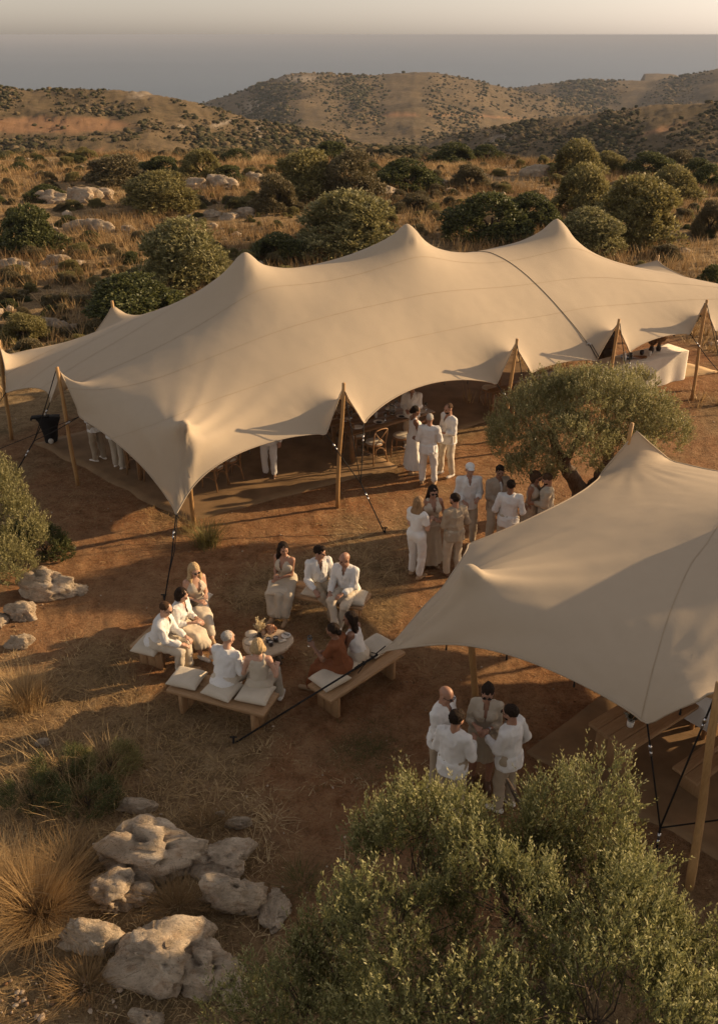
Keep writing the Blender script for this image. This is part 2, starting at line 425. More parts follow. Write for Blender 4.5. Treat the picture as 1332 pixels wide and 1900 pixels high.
# ------------------------------------------------------------------ stretch tents (force density net)
def solve_net(nu, nv, pins, qu, qv, init, load=0.0):
    fixed = np.zeros((nu, nv), bool); X = init.copy()
    for (i, j), p in pins.items(): fixed[i, j] = True; X[i, j] = p
    qU = qu; qV = qv      # (nu-1,nv), (nu,nv-1)
    diag = np.zeros((nu, nv)); diag[:-1] += qU; diag[1:] += qU; diag[:, :-1] += qV; diag[:, 1:] += qV
    free = (~fixed)[..., None]
    def A(x):
        y = diag[..., None]*x
        y[:-1] -= qU[..., None]*x[1:]; y[1:] -= qU[..., None]*x[:-1]
        y[:, :-1] -= qV[..., None]*x[:, 1:]; y[:, 1:] -= qV[..., None]*x[:, :-1]
        return y
    ld = np.zeros_like(X); ld[..., 2] = load
    r = (ld-A(X))*free; Mi = 1/diag[..., None]; z = Mi*r; p = z.copy(); rz = (r*z).sum((0, 1))
    for it in range(1500):
        Ap = A(p)*free; al = rz/((p*Ap).sum((0, 1))+1e-20)
        X += al*p; r -= al*Ap; z = Mi*r; rn = (r*z).sum((0, 1))
        if rn.max() < 1e-10: break
        p = z+(rn/(rz+1e-20))*p; rz = rn
    return X
def cubic_up(X, k):
    "Catmull-Rom upsampling of a grid along axis 0"
    n = len(X); E = np.concatenate([[2*X[0]-X[1]], X, [2*X[-1]-X[-2]]])
    out = []
    for i in range(n-1):
        p0, p1, p2, p3 = E[i], E[i+1], E[i+2], E[i+3]
        for s in range(k):
            t = s/k
            out.append(.5*((2*p1)+(-p0+p2)*t+(2*p0-5*p1+4*p2-p3)*t*t+(-p0+3*p1-3*p2+p3)*t**3))
    out.append(X[-1]); return np.array(out)
def grid_normals(G):
    du = np.gradient(G, axis=0); dv = np.gradient(G, axis=1); n = np.cross(du, dv)
    return n/(np.linalg.norm(n, axis=2)[..., None]+1e-12)
def make_tent(label, nu, nv, front, right, back, left, inner, qb, ridge=None, wrinkles=(), group=None, up=2, load=.0014):
    """front/back: {i: point} on j=0 / j=nv-1; left/right: {j: point}; inner: [(i,j,point,radius in nodes)]"""
    pins = {}
    for i, p in front.items(): pins[(i, 0)] = np.array(p)
    for i, p in back.items(): pins[(i, nv-1)] = np.array(p)
    for j, p in left.items(): pins[(0, j)] = np.array(p)
    for j, p in right.items(): pins[(nu-1, j)] = np.array(p)
    c00, c10, c01, c11 = [pins[k] for k in ((0, 0), (nu-1, 0), (0, nv-1), (nu-1, nv-1))]
    U, Vv = np.meshgrid(np.linspace(0, 1, nu), np.linspace(0, 1, nv), indexing='ij'); U = U[..., None]; Vv = Vv[..., None]
    init = (1-U)*(1-Vv)*c00+U*(1-Vv)*c10+(1-U)*Vv*c01+U*Vv*c11
    init[..., 2] = 3
    for i, j, p, rad, slope in inner:
        p = np.array(p)
        for a in range(-rad, rad+1):
            for b in range(-rad, rad+1):
                if a*a+b*b > rad*rad+.5: continue
                d = float(np.linalg.norm(inner_du*a+inner_dv*b))
                pins[(i+a, j+b)] = p+np.array([*(inner_du*a+inner_dv*b), -slope*(sqrt(d*d+.012)-.11)])
    qu = np.ones((nu-1, nv)); qv = np.ones((nu, nv-1))
    qu[:, 0] = qu[:, -1] = qb; qv[0] = qv[-1] = qb
    if ridge is not None:
        for (i0, i1, j0, j1, q) in ridge:
            n_ = max(abs(i1-i0), 1)
            for i in range(i0, i1):
                j = int(round(j0+(j1-j0)*(i-i0)/n_)); qu[i, j-1:j+2] += q
    for i, j, p, rad, slope in inner:
        if rad == 1:
            for (a, b, m_) in ((4, 4, 2.0), (2, 2, 1.6)):
                qu[max(i-a-1, 0):i+a+1, max(j-b, 1):j+b+1] *= m_; qv[max(i-a, 1):i+a+1, max(j-b-1, 0):j+b+1] *= m_
            for k in range(1, min(i, j)+1):
                qu[i-k, j-k+0] *= 2; qv[i-k, j-k] *= 2
    G = solve_net(nu, nv, pins, qu, qv, init, load)
    G = cubic_up(G, up); G = cubic_up(G.transpose(1, 0, 2), up).transpose(1, 0, 2)
    N = grid_normals(G)
    # tension folds that radiate from the pulled corners, and slack ripples
    disp = np.zeros(G.shape[:2])
    for (c, n, amp, L) in wrinkles:
        c = np.array(c); D = G-c; dist = np.linalg.norm(D, axis=2)
        ref = G[G.shape[0]//2, G.shape[1]//2]-c; a0 = atan2(ref[1], ref[0])
        ang = np.arctan2(D[..., 1], D[..., 0])-a0; ang = (ang+pi) % (2*pi)-pi
        nn = ang*n+.9*vnoise(np.stack([ang*n*.45, dist*.25, dist*0], -1), 4)
        disp += amp*np.sin(nn*2)*np.exp(-(dist/L)**1.3)*smooth(dist/.25)*(.6+.4*vnoise(np.stack([ang*5, dist*0, dist*0], -1), 8))
    disp += .014*fbm(G/1.6, 2, 71)+.004*fbm(G/.35, 2, 72)
    G = G+N*disp[..., None]
    return G
def tent_objects(G, root, seams, names='canopy'):
    a, b = G.shape[:2]; N = grid_normals(G)
    if N[a//2, b//2, 2] < 0: N = -N
    i = (np.arange(a-1)[:, None]*b+np.arange(b-1)[None]).ravel()
    F = np.stack([i, i+b, i+b+1, i+1], 1)
    me = mesh_np(names, G.reshape(-1, 3), F)
    o = link(names, me, MAT['tent'], root)
    # folded hem along the edge
    mb = MB()
    ring = np.concatenate([G[:, 0], G[-1, 1:], G[-2::-1, -1], G[0, -2:0:-1]])
    mb.tube(list(ring)+[ring[0]], .014, 6, cap=False); mb.build('hem', MAT['tent'], o, True)
    for j in seams:
        jj = int(j*(b-1)); s = G[:, jj]+N[:, jj]*.004; t = G[:, jj+1]-G[:, jj]; t /= np.linalg.norm(t, axis=1)[:, None]
        V = np.concatenate([s-t*.007, s+t*.007]); n = len(s); k = np.arange(n-1)
        link('seam', mesh_np('seam', V, np.stack([k, k+1, k+1+n, k+n], 1)), MAT['seam'], o)
    return o
def near_index(G, p, edge=None):
    d = np.linalg.norm(G-np.array(p), axis=2); return np.unravel_index(d.argmin(), d.shape)
def pole(root, top, base, r=.042):
    mb = MB(); top = Vector(top); base = Vector(base); n = 9; ph = random.random()*6
    pts = [base.lerp(top, k/n)+Vector((.012*sin(ph+k*.8), .012*cos(ph*2+k*.7), 0)) for k in range(n+1)]
    mb.tube(pts, [r*(1.12-.25*k/n)+.003*sin(k*2.1+ph) for k in range(n+1)], 10)
    return mb.build('pole', MAT['pole'], root, True)
def rope(root, pts, r=.011, buckle=True, stake=False):
    mb = MB(); mb.tube(pts, r, 6); o = mb.build('rope', MAT['rope'], root, True)
    if buckle:
        a, b = Vector(pts[0]), Vector(pts[-1]); d = (b-a).normalized(); c = a+d*min(.35, (b-a).length*.2)
        mb = MB(); mb.tube([c, c+d*.07], .02, 6); mb.tube([c+d*.09, c+d*.15], .016, 6); mb.build('buckle', MAT['metal'], o)
    if stake:
        b = Vector(pts[-1]); a = Vector(pts[-2]); d = (b-a).normalized(); h = Vector((d.x, d.y, 0)).normalized()
        mb = MB(); mb.tube([b+h*.03-Vector((0, 0, .15)), b+h*.02+Vector((0, 0, .12))], .016, 8); mb.tube([b+h*.02+Vector((-.05, 0, .11)), b+h*.02+Vector((.05, 0, .11))], .012, 6)
        mb.build('stake', MAT['rope'], o)
    return o

# --- the long tent
NU, NV = 150, 66
e_long = np.array([.84, .54]); org = np.array([-3.4, 14.5])
L_long = 18.6
def iu(p): return int(round(((np.array([p[0], p[1]])-org) @ e_long)/L_long*(NU-1)))
ZT = 1.77
Fpts = [(605, 805, 1.74), (636, 722, 2.63), (675, 785, 1.73), (921, 712, ZT), (955, 640, 2.62), (985, 692, 1.78), (1105, 669, ZT), (1145, 602, 2.63), (1167, 653, ZT), (1279, 619, 1.9), (1306, 564, 2.66), (1327, 614, 1.9)]
front = {0: atz(327, 955, .95)}
for p in Fpts: q = atz(*p); front[iu(q)] = q
front[NU-1] = (12.6, 24.6, 1.1)
front[iu((11.0, 23.9))] = (11.0, 23.9, 1.9)
left = {14: atz(148, 773, 1.77), 21: atz(112, 690, 2.62), 27: atz(94, 746, 1.86), 52: atz(12, 728, 1.75), NV-1: atz(0, 642, 2.62)}
back = {0: atz(0, 642, 2.62), 5: (-8.6, 20.9, 1.9), 25: (-6.9, 22.2, 1.9), 30: atz(210, 568, 2.7), 36: (-5.6, 23.1, 1.9), 58: (-2.4, 25.2, 1.9), 63: (-2.0, 25.5, 2.65), 68: (-1.5, 25.6, 1.9),
        92: (1.8, 27.2, 1.9), 97: (2.3, 27.4, 2.6), 102: (2.8, 27.5, 1.9), 122: (5.7, 28.1, 1.9), 127: (6.2, 28.2, 2.6), 132: (6.7, 28.2, 1.9), NU-1: atz(1219, 483, 2.62)}
right = {0: front[NU-1], NV-1: back[NU-1], 24: (11.9, 25.8, 1.9), 30: (11.6, 26.1, 2.4), 36: (11.2, 26.4, 1.9)}
inner_du = np.array([.84, .54])*.115; inner_dv = np.array([-.54, .84])*.12
pA, pB, pC = atz(455, 468, 4.55), atz(755, 415, 4.85), atz(1033, 405, 4.5)
pD = atz(341, 780, 2.62)
def jv(p):
    q = np.array([p[0], p[1]])-org; return int(round((q @ np.array([-.54, .84]))/9.6*(NV-1)))
iA, iB, iC = iu(pA)+2, iu(pB), iu(pC)
inner = [(iA, 33, pA, 3, 1.15), (iB, 33, pB, 3, 1.15), (iC, 33, pC, 3, 1.15), (6, 6, pD, 1, .75), (NU-8, 7, (11.7, 24.6, 2.6), 1, .6)]
ridge = [(iA, iB, 33, 33, 2.6), (iB, iC, 33, 33, 2.4)]
G1 = make_tent('', NU, NV, front, right, back, left, inner, 34, ridge,
               wrinkles=[(front[0], 15, .05, 1.7), (Fpts and atz(*Fpts[0]), 9, .009, .6), (left[14], 9, .014, .8), (atz(*Fpts[3]), 9, .008, .6), (atz(*Fpts[2]), 9, .008, .5), (atz(*Fpts[6]), 9, .008, .6), (atz(*Fpts[9]), 9, .008, .6), (left[27], 9, .015, .6)])
tent1 = thing('stretch_tent', 'long sand coloured stretch tent with three high peaks, sheltering the dining tables', 'tent', (0, 19, 0))
tent1.location = (0, 0, 0)
can1 = tent_objects(G1, tent1, (.16, .29, .42, .60, .74, .87))
def ropes_at(root, top, ta, tb, base, out, jz=.85, jd=.75, ad=1.45, r=.010):
    top, ta, tb, base = Vector(top), Vector(ta), Vector(tb), Vector(base); o = Vector((out[0], out[1], 0))
    J = base+o*jd; J.z = jz; A = base+o*ad; A.z = gz(A.x, A.y)
    rope(root, [top+Vector((0, 0, -.05)), top.lerp(J, .5)+Vector((0, 0, -.03)), J], r, False)
    rope(root, [ta, ta.lerp(J, .5)+Vector((0, 0, -.03)), J], r)
    rope(root, [tb, tb.lerp(J, .5)+Vector((0, 0, -.03)), J], r)
    rope(root, [J, J.lerp(A, .5), A], r*1.35, True, True)
out1 = np.array([.67, -.74])
side = [((637, 714), (625, 941), 0, 1, 2), ((959, 628), (948, 735), 3, 4, 5), ((1149, 591), None, 6, 7, 8), ((1311, 556), (1282, 743), 9, 10, 11)]
for tp, bs, a, b, c in side:
    eb = atz(*Fpts[b]); top = Vector((eb.x, eb.y-.03, 2.76))
    if bs is not None and b in (1, 10): base = on_ground(*bs)
    else: base = Vector((eb.x-.12, eb.y-.15, gz(eb.x, eb.y)))
    top = Vector((eb.x+.02, eb.y-.06, 2.78))
    pole(tent1, top, base)
    rope(tent1, [eb, eb+Vector((.01, -.03, .03)), top-Vector((0, 0, .08))], .014, False)
    ropes_at(tent1, top, atz(*Fpts[a]), atz(*Fpts[c]), base, out1)
# corner pole, left poles, back poles, centre poles
pole(tent1, pD+Vector((0, 0, -.10)), on_ground(361, 975))
b = on_ground(145, 900); t = left[21]+Vector((-.03, -.05, .12)); pole(tent1, t, b)
J = atz(64, 818, .95); A = on_ground(14, 905)
for q in (t, left[14], left[27]): rope(tent1, [q, Vector(q).lerp(J, .5)+Vector((0, 0, -.03)), J], .010, q is not t)
rope(tent1, [J, A], .014, True, True)
pole(tent1, atz(-2, 632, 2.72), on_ground(22, 816)); q = Vector(left[52]); J = Vector((-9.3, 18.6, 0))
rope(tent1, [atz(-2, 640, 2.6), J], .011, True, True); rope(tent1, [q, J], .010, False)
pole(tent1, Vector(back[30])+Vector((0, 0, .13)), Vector((back[30][0]-.1, back[30][1]+.2, 0)))
pole(tent1, Vector(back[NU-1])+Vector((0.0, 0, .15)), Vector((back[NU-1][0]+.15, back[NU-1][1]+.2, 0)))
for p in (back[63], back[97], back[127]): pole(tent1, Vector(p)+Vector((0, 0, .1)), Vector((p[0]-.1, p[1]+.25, 0)))
for p, q in ((back[30], (-7.4, 23.9)), (back[NU-1], (10.4, 28.6))):
    rope(tent1, [Vector(p), Vector((q[0], q[1], gz(*q)))], .010, True, True)
for p in (pA, pB, pC): pole(tent1, Vector(p)+Vector((0, 0, -.05)), Vector((p[0], p[1], 0)), .055)
tip = Vector(front[0]); A = on_ground(306, 1112)
rope(tent1, [tip, tip.lerp(A, .5)+Vector((.02, 0, -.02)), A], .013, True, True)
rope(tent1, [tip+Vector((.03, .02, .02)), tip.lerp(A, .45)+Vector((.06, 0, .0)), tip.lerp(A, .8)], .009, False)
mb = MB(); q = Vector((-6.7, 17.0, 0)); rope(tent1, [Vector(left[14]), J], .008, False)
# webbing strap laced over the roof between the two sheets
PG = np.array([[project(p) for p in row] for row in G1[::1]])
def gi(px, py, jmax=None):
    d = np.hypot(PG[..., 0]-px, PG[..., 1]-py)
    if jmax: d[:, jmax:] = 1e9
    return np.unravel_index(d.argmin(), d.shape)
i0, j0 = gi(852, 470, 90); i1, j1 = gi(1092, 642, 30)
NG = grid_normals(G1); pts = []
for k in range(41):
    t = k/40; a = i0+(i1-i0)*t; c = j0+(j1-j0)*t; ia, ja = int(a), int(c)
    p = G1[ia, ja]*(1-(a-ia))+G1[min(ia+1, G1.shape[0]-1), ja]*(a-ia)
    p2 = G1[ia, max(ja+1, 0)]; p = p*(1-(c-ja))+(p2+(p-G1[ia, ja]))*(c-ja)
    n = NG[ia, ja]; n = n if n[2] > 0 else -n
    pts.append(p+n*.009)
mb = MB(); mb.tube(pts, .0065, 6); mb.build('strap', MAT['rope'], can1, True)
e = Vector(pts[-1]); f = Vector(atz(*Fpts[6]))
mb = MB(); mb.tube([e+Vector((.02, 0, .02)), f+Vector((.03, -.02, .04))], .010, 6); mb.tube([e+Vector((.07, 0, .03)), f+Vector((.1, -.02, .04))], .008, 6); mb.build('rope', MAT['rope'], can1, True)
mb = MB(); mb.tube([e+Vector((.045*cos(a), 0, .045*sin(a)+.02)) for a in np.linspace(0, 2*pi, 13)], .010, 6, cap=False); mb.build('ring', MAT['metal'], can1, True)

# --- the near tent
T0 = np.array(atz(702, 1214, 1.05)); tie1 = np.array(atz(1200, 1342, 1.8)); pR = np.array(atz(1328, 1283, 2.6)); pBk = np.array(atz(1181, 800, 2.62))
NU2, NV2 = 84, 56
front2 = {0: T0, 25: tie1, 29: pR, 33: (4.35, 7.0, 1.8), 54: (6.6, 5.3, 1.8), 58: (6.95, 4.9, 2.6), 62: (7.4, 4.6, 1.8), NU2-1: (9.6, 3.0, 1.1)}
back2 = {0: pBk, 5: (5.65, 14.6, 2.0), 30: (8.2, 13.2, 2.0), 34: (8.7, 13.0, 2.6), 38: (9.2, 12.6, 2.0), NU2-1: (13.5, 9.2, 1.2)}
left2 = {0: T0, NV2-1: pBk, 22: (1.75, 12.25, 1.62), 51: (4.35, 14.35, 1.9)}
right2 = {0: front2[NU2-1], NV2-1: back2[NU2-1]}
inner_du = np.array([.79, -.61])*.135; inner_dv = np.array([.71, .70])*.115
pE = atz(872, 1047, 2.62); pF = np.array([6.6, 10.6, 3.75]); pG = np.array([9.6, 8.4, 3.3])
inner2 = [(8, 7, pE, 1, 1.1), (37, 27, pF, 4, .8), (58, 27, pG, 4, .8)]
G2 = make_tent('', NU2, NV2, front2, right2, back2, left2, inner2, 30, [(37, 58, 27, 27, 7), (9, 37, 8, 27, .4)],
               wrinkles=[(T0, 16, .05, 1.9), (tie1, 13, .025, 1.1), (pBk, 11, .02, 1.0), (pR, 11, .02, .8)])
tent2 = thing('stretch_tent', 'nearer sand coloured stretch tent whose tip is roped down beside the benches', 'tent')
can2 = tent_objects(G2, tent2, ())
N2 = grid_normals(G2); N2 = N2 if N2[60, 50, 2] > 0 else -N2
for fi in (.30, .44, .60, .76):
    k_ = int(fi*(G2.shape[0]-1)); s_ = G2[k_]+N2[k_]*.004; t_ = G2[k_+1]-G2[k_]; t_ /= np.linalg.norm(t_, axis=1)[:, None]
    V = np.concatenate([s_-t_*.006, s_+t_*.006]); n = len(s_); k = np.arange(n-1)
    link('seam', mesh_np('seam', V, np.stack([k, k+1, k+1+n, k+n], 1)), MAT['seam'], can2)
pole(tent2, pE+Vector((0, 0, -.10)), on_ground(880, 1300), .05)
pole(tent2, Vector(pBk)+Vector((-.1, -.02, .16)), Vector((pBk[0]-.22, pBk[1]+.05, 0)))
pole(tent2, Vector(pR)+Vector((0, -.02, .13)), on_ground(1279, 1648), .048)
for p in (pF, pG): pole(tent2, Vector(p)+Vector((0, 0, -.05)), Vector((p[0], p[1], 0)), .055)
for p in (front2[58], back2[34]): pole(tent2, Vector(p)+Vector((0, 0, .1)), Vector((p[0], p[1], 0)))
A = on_ground(437, 1378); t0 = Vector(T0)
rope(tent2, [t0, t0.lerp(A, .12), A], .014, False, True)
mb = MB()
for k in range(5):
    a = t0.lerp(A, .012+.03*k); mb.tube([a+Vector((-.02, 0, .02*(k % 2))), a+Vector((.02, .01, .012)), a+(A-t0).normalized()*.08], .016 if k < 3 else .022, 6)
mb.tube([t0+Vector((.10, .06, .1)), t0+Vector((-.03, .02, .0)), t0+Vector((-.10, .08, -.03))], .008, 6)
mb.tube([t0.lerp(A, .08)+Vector((0, 0, 0)), t0.lerp(A, .16)+Vector((.03, -.05, -.05))], .007, 6)
mb.build('knot', MAT['rope'], tent2, True)
J = atz(1224, 1536, .35); S0 = on_ground(1216, 1585)
rope(tent2, [Vector(tie1), J], .011); rope(tent2, [Vector(pR)+Vector((0, 0, -.05)), J], .011); rope(tent2, [Vector((4.35, 7.0, 1.8)), Vector((4.1, 7.0, 1.2)), J], .010, False)
rope(tent2, [J, S0], .014, True, True)
rope(tent2, [Vector(pBk)+Vector((-.06, 0, .02)), Vector(pBk)+Vector((-.1, -.02, .1))], .012, False)
# small clips along the hems
def clips(G, root, idx):
    for i in idx:
        p = Vector(G[i, 0]); mb = MB(); mb.tube([p+Vector((0, 0, .005)), p+Vector((0, -.01, -.05))], .010, 6); mb.tube([p+Vector((0, -.01, -.05)), p+Vector((0, -.01, -.09))], .014, 6); mb.build('clip', MAT['rope'], root)
clips(G1, can1, [30, 70, 80, 108, 118, 146, 174]); clips(G2, can2, [14, 26, 38, 54])

# ------------------------------------------------------------------ woven mats
def sheet_mat(label, poly, m, seed, group=None, dz=.012, n=26, name='woven_mat'):
    "poly: 4 corners a,b,c,d"
    a, b, c, d = [np.array(q[:2], float) for q in poly]
    u, v_ = np.meshgrid(np.linspace(0, 1, n), np.linspace(0, 1, n), indexing='ij'); u = u[..., None]; v_ = v_[..., None]
    P = (1-u)*(1-v_)*a+u*(1-v_)*b+u*v_*c+(1-u)*v_*d
    w_ = fbm(np.concatenate([P*1.3, P[..., :1]*0+seed], -1), 2, seed)
    edge = (np.minimum(np.minimum(u, 1-u), np.minimum(v_, 1-v_))[..., 0] < .5/n)
    P = P+edge[..., None]*w_[..., None]*.05
    Z = terrain(P[..., 0], P[..., 1])+.03+dz+.008*w_
    top = np.concatenate([P, Z[..., None]], -1).reshape(-1, 3)
    i = (np.arange(n-1)[:, None]*n+np.arange(n-1)[None]).ravel(); F = np.stack([i, i+n, i+n+1, i+1], 1)
    ring = [k for k in range(n)]+[k*n+n-1 for k in range(1, n)]+[(n-1)*n+k for k in range(n-2, -1, -1)]+[k*n for k in range(n-2, 0, -1)]
    low = top[ring]-np.array([0, 0, .07]); m0 = len(top); R = len(ring)
    F2 = [(ring[k], ring[(k+1) % R], m0+(k+1) % R, m0+k) for k in range(R)]
    return tagp(link(name, mesh_np(name, np.vstack([top, low]), [F, np.array(F2)]), m), label, 'mat', group)
c1 = atz(352, 968); c2 = atz(62, 822); 
d1 = np.array([.86, .51])
c1 = np.array(c1[:2])
sheet_mat('brown woven matting laid from the long tent\'s low front corner under its left tables', [c1, c1+d1*5.1, c1+d1*5.1+np.array([-4.2, 5.0]), atz(66, 824)], MAT['mat'], 3)
sheet_mat('brown woven matting under the middle and right tables of the long tent', [c1+d1*5.2+np.array([-.45, .7]), c1+d1*13.5+np.array([-.9, 1.3]), c1+d1*13.5+np.array([-4.2, 6.0]), c1+d1*5.2+np.array([-4.2, 5.0])], MAT['mat'], 5, n=30)
sheet_mat('pale straw mat sticking out past the cloth covered bar', [atz(1125, 720), atz(1330, 690), atz(1250, 668), atz(1100, 655)], MAT['mat2'], 9, n=14)
sheet_mat('brown mat under the wooden table of the nearer tent', [atz(974, 1398), atz(1340, 1600), atz(1800, 1300), atz(1150, 1270)], MAT['mat'], 11)
# ------------------------------------------------------------------ benches, cushions, tables, chairs
def bench(label, p0, p1, wid, h, group, legw=.34, dz=0):
    "p0,p1: ends of the seat's long centre line on the ground"
    p0 = np.array(p0[:2]); p1 = np.array(p1[:2]); c = (p0+p1)/2; d = p1-p0; L = np.linalg.norm(d); rz = atan2(d[1], d[0])
    z = gz(*c)+dz
    t = thing('bench', label, 'bench', (c[0], c[1], z), rz, group)
    nb = 2
    for k in range(nb):
        mb = MB(); mb.box((.0+.008*k, (k-.5*(nb-1))*wid/nb, h-.0275), (L-.012*k, wid/nb-.004, .055), bev=.006); mb.build('seat_plank', MAT['oak'], t)
    for s_ in (-1, 1):
        x = s_*(L/2-.20)
        for k in range(3):
            mb = MB(); mb.box((x+.004*((k % 2)*2-1), (k-1)*(wid*.84/3), (h-.057)/2-.03), (.062, wid*.84/3-.005, h-.057+.06), bev=.005); mb.build('leg', MAT['oakleg'], t)
        mb = MB(); mb.box((x-s_*.05, 0, h-.09), (.04, wid*.7, .06), bev=.004); mb.build('rail', MAT['oakleg'], t)
    return t
BH = .44
def bp(px, py): return np.array(atz(px, py, BH))[:2]
B1 = bench('oak bench with three cushions and a grey haired man and blonde woman', (bp(302, 1274)+bp(348, 1243))/2+0, (bp(484, 1326)+bp(523, 1285))/2, .52, BH, 'plank benches round the low table')
B2 = bench('long oak bench crossed by the nearer tent\'s black rope', (bp(565, 1271)+bp(618, 1297))/2, (bp(702, 1186)+bp(757, 1203))/2, .52, BH, 'plank benches round the low table')
B3 = bench('oak bench below the seated bald man, at the back of the circle', (bp(672, 1129)+bp(690, 1101))/2+np.array([0.0, 0]), (bp(500, 1100)+bp(520, 1068))/2, .50, BH, 'plank benches round the low table')
B4 = bench('oak bench at the left with the man in glasses seated on its end', (bp(235, 1199)+bp(296, 1213))/2+np.array([.0, 0]), (bp(345, 1102)+bp(388, 1114))/2, .52, BH, 'plank benches round the low table')
def cushion_mesh(sx, sy, sz, seed):
    n = 17; u, v_ = np.meshgrid(np.linspace(-1, 1, n), np.linspace(-1, 1, n), indexing='ij')
    q = (1-np.abs(u)**3.2)*(1-np.abs(v_)**3.2); q = np.clip(q, 0, 1)**.34
    pinch = 1-.05*(1-np.abs(v_)**2)*np.abs(u)**3; pin2 = 1-.05*(1-np.abs(u)**2)*np.abs(v_)**3
    N_ = fbm(np.stack([u*1.6, v_*1.6, u*0+seed], -1), 3, seed)*.12*q
    top = np.stack([u*sx/2*pinch, v_*sy/2*pin2, sz*.5*q*(1+N_*1.3)+.010], -1).reshape(-1, 3)
    bot = np.stack([u*sx/2*pinch, v_*sy/2*pin2, -sz*.5*q*.8-.008], -1).reshape(-1, 3)
    i = (np.arange(n-1)[:, None]*n+np.arange(n-1)[None]).ravel(); F = np.stack([i, i+n, i+n+1, i+1], 1)
    ring = [k for k in range(n)]+[k*n+n-1 for k in range(1, n)]+[(n-1)*n+k for k in range(n-2, -1, -1)]+[k*n for k in range(n-2, 0, -1)]
    m0 = n*n; R = len(ring)
    F3 = np.array([(ring[k], ring[(k+1) % R], m0+ring[(k+1) % R], m0+ring[k]) for k in range(R)])
    return mesh_np('cushion', np.vstack([top, bot]), [F, F[:, ::-1]+m0, F3])
CM = [cushion_mesh(.48, .42, .135, s_) for s_ in (1, 2, 3)]
def cushion(px, py, bnch, label, rot=0, z=BH, v=0, tilt=0):
    p = atz(px, py, z+.06)
    o = link('cushion', CM[v % 3], MAT['cushion'], None, (p.x, p.y, gz(p.x, p.y)*0+z+.045), (0, tilt, bnch.rotation_euler.z+rot))
    return tagp(o, label, 'cushion', 'linen bench cushions')
cushion(347, 1257, B1, 'empty plump linen cushion at the left end of the front bench', .06, v=0)
cushion(413, 1277, B1, 'linen cushion under the grey haired man\'s back edge', -.1, v=1)
cushion(474, 1285, B1, 'linen cushion under the blonde woman in the beige vest', .08, v=2)
cushion(612, 1257, B2, 'linen cushion lying free at the near end of the roped bench', -.08, v=1)
cushion(650, 1222, B2, 'linen cushion under the woman in the rust brown dress', .05, v=2)
cushion(698, 1197, B2, 'linen cushion behind the dark haired woman in white, under the rope knot', .0, v=0)
cushion(653, 1107, B3, 'linen cushion jutting out behind the seated bald man', .12, v=0)
cushion(590, 1093, B3, 'linen cushion under the dark haired man on the back bench', .0, v=1)
cushion(521, 1090, B3, 'linen cushion under the dark haired woman on the back bench', .25, v=2)
cushion(279, 1195, B4, 'flattened linen cushion under the man in glasses', .05, v=1)
cushion(318, 1155, B4, 'linen cushion under the woman in the white blouse', .0, v=2)
cushion(363, 1112, B4, 'linen cushion under the woman with long blonde hair', .1, v=0)

# low table: a sawn round of wood on a root stump
tp = np.array(atz(497, 1190, .40))
ctr = (np.array(atz(450, 1185, .42))[:2]+np.array(atz(543, 1190, .42))[:2])/2
LT = thing('low_table', 'low round wooden table on a root stump in the middle of the benches', 'table', (ctr[0], ctr[1]-.02, gz(*ctr)))
rw = .36
mb = MB(); n = 40; prof = [(0, .0), (.86, 0), (.97, .012), (1.0, .035), (1.0, .06), (.97, .075), (.9, .08), (0, .08)]
a_ = np.linspace(0, 2*pi, n, endpoint=False); rad = rw*1.06*(1+.06*np.sin(a_*2+.7)+.04*np.sin(a_*3)+.02*np.sin(a_*7))
V = np.array([(rad[j]*pr*cos(a_[j]), rad[j]*pr*sin(a_[j])*.95, .34+z) for pr, z in prof for j in range(n)])
F = [(i*n+j, i*n+(j+1) % n, (i+1)*n+(j+1) % n, (i+1)*n+j) for i in range(len(prof)-1) for j in range(n)]
mb.add(V, F); mb.build('tabletop', m_wood('pale_burl', (.44, .32, .21), (.60, .48, .34), (5, 5, 2), .5), LT, True)
mb = MB()
for k in range(9):
    a = k/9*2*pi+.2; 
    mb.tube([(0.05*cos(a), .05*sin(a), .30), (.13*cos(a), .13*sin(a), .2), (.17*cos(a+.2), .17*sin(a+.2), .09), ((.25+.05*sin(k*3))*cos(a+.35), (.25+.05*sin(k*3))*sin(a+.35), -.01)], [.09, .075, .05, .028], 8)
mb.tube([(0, 0, .36), (0, 0, .15), (0, 0, 0)], [.16, .12, .16], 12)
mb.build('stump', MAT['bark'], LT, True)
TZ = LT.location.z+.42
def on_table(px, py, z=None): p = atz(px, py, TZ if z is None else z); return p
# arrangement on it
dry = m_plain('dried_grass_cream', (.62, .50, .30), .9, .1, .3, 20)
rose = m_plain('dried_bloom_pink', (.55, .34, .22), .9, .1, .25, 14)
def spray(mb, base, n, h, spread, seed, r=.0035):
    rs = random.Random(seed)
    for k in range(n):
        a = rs.uniform(0, 2*pi); s_ = rs.uniform(.2, 1)*spread; hh = h*rs.uniform(.6, 1)
        e = Vector((base[0]+s_*cos(a), base[1]+s_*sin(a), base[2]+hh)); b = Vector(base)
        mid = b.lerp(e, .55)+Vector((0, 0, .03)); mb.tube([b, mid, e], [r*.7, r*.6, r*.5], 4, cap=False)
        for q in range(7):
            t = .55+q*.065; p = b.lerp(e, t); d = Vector((rs.uniform(-1, 1), rs.uniform(-1, 1), rs.uniform(.2, 1.3))).normalized()*.035
            mb.tube([p, p+d], [r*1.6, r*.4], 4)
p = on_table(482, 1182); v_ = thing('flower_vase', 'small vase of cream dried grasses on the low table', 'vase', p)
mb = MB(); mb.lathe((0, 0, 0), [(.0, 0), (.035, 0), (.045, .03), (.035, .07), (.024, .09), (.028, .10)], 14); mb.build('pot', MAT['darkcup'], v_, True)
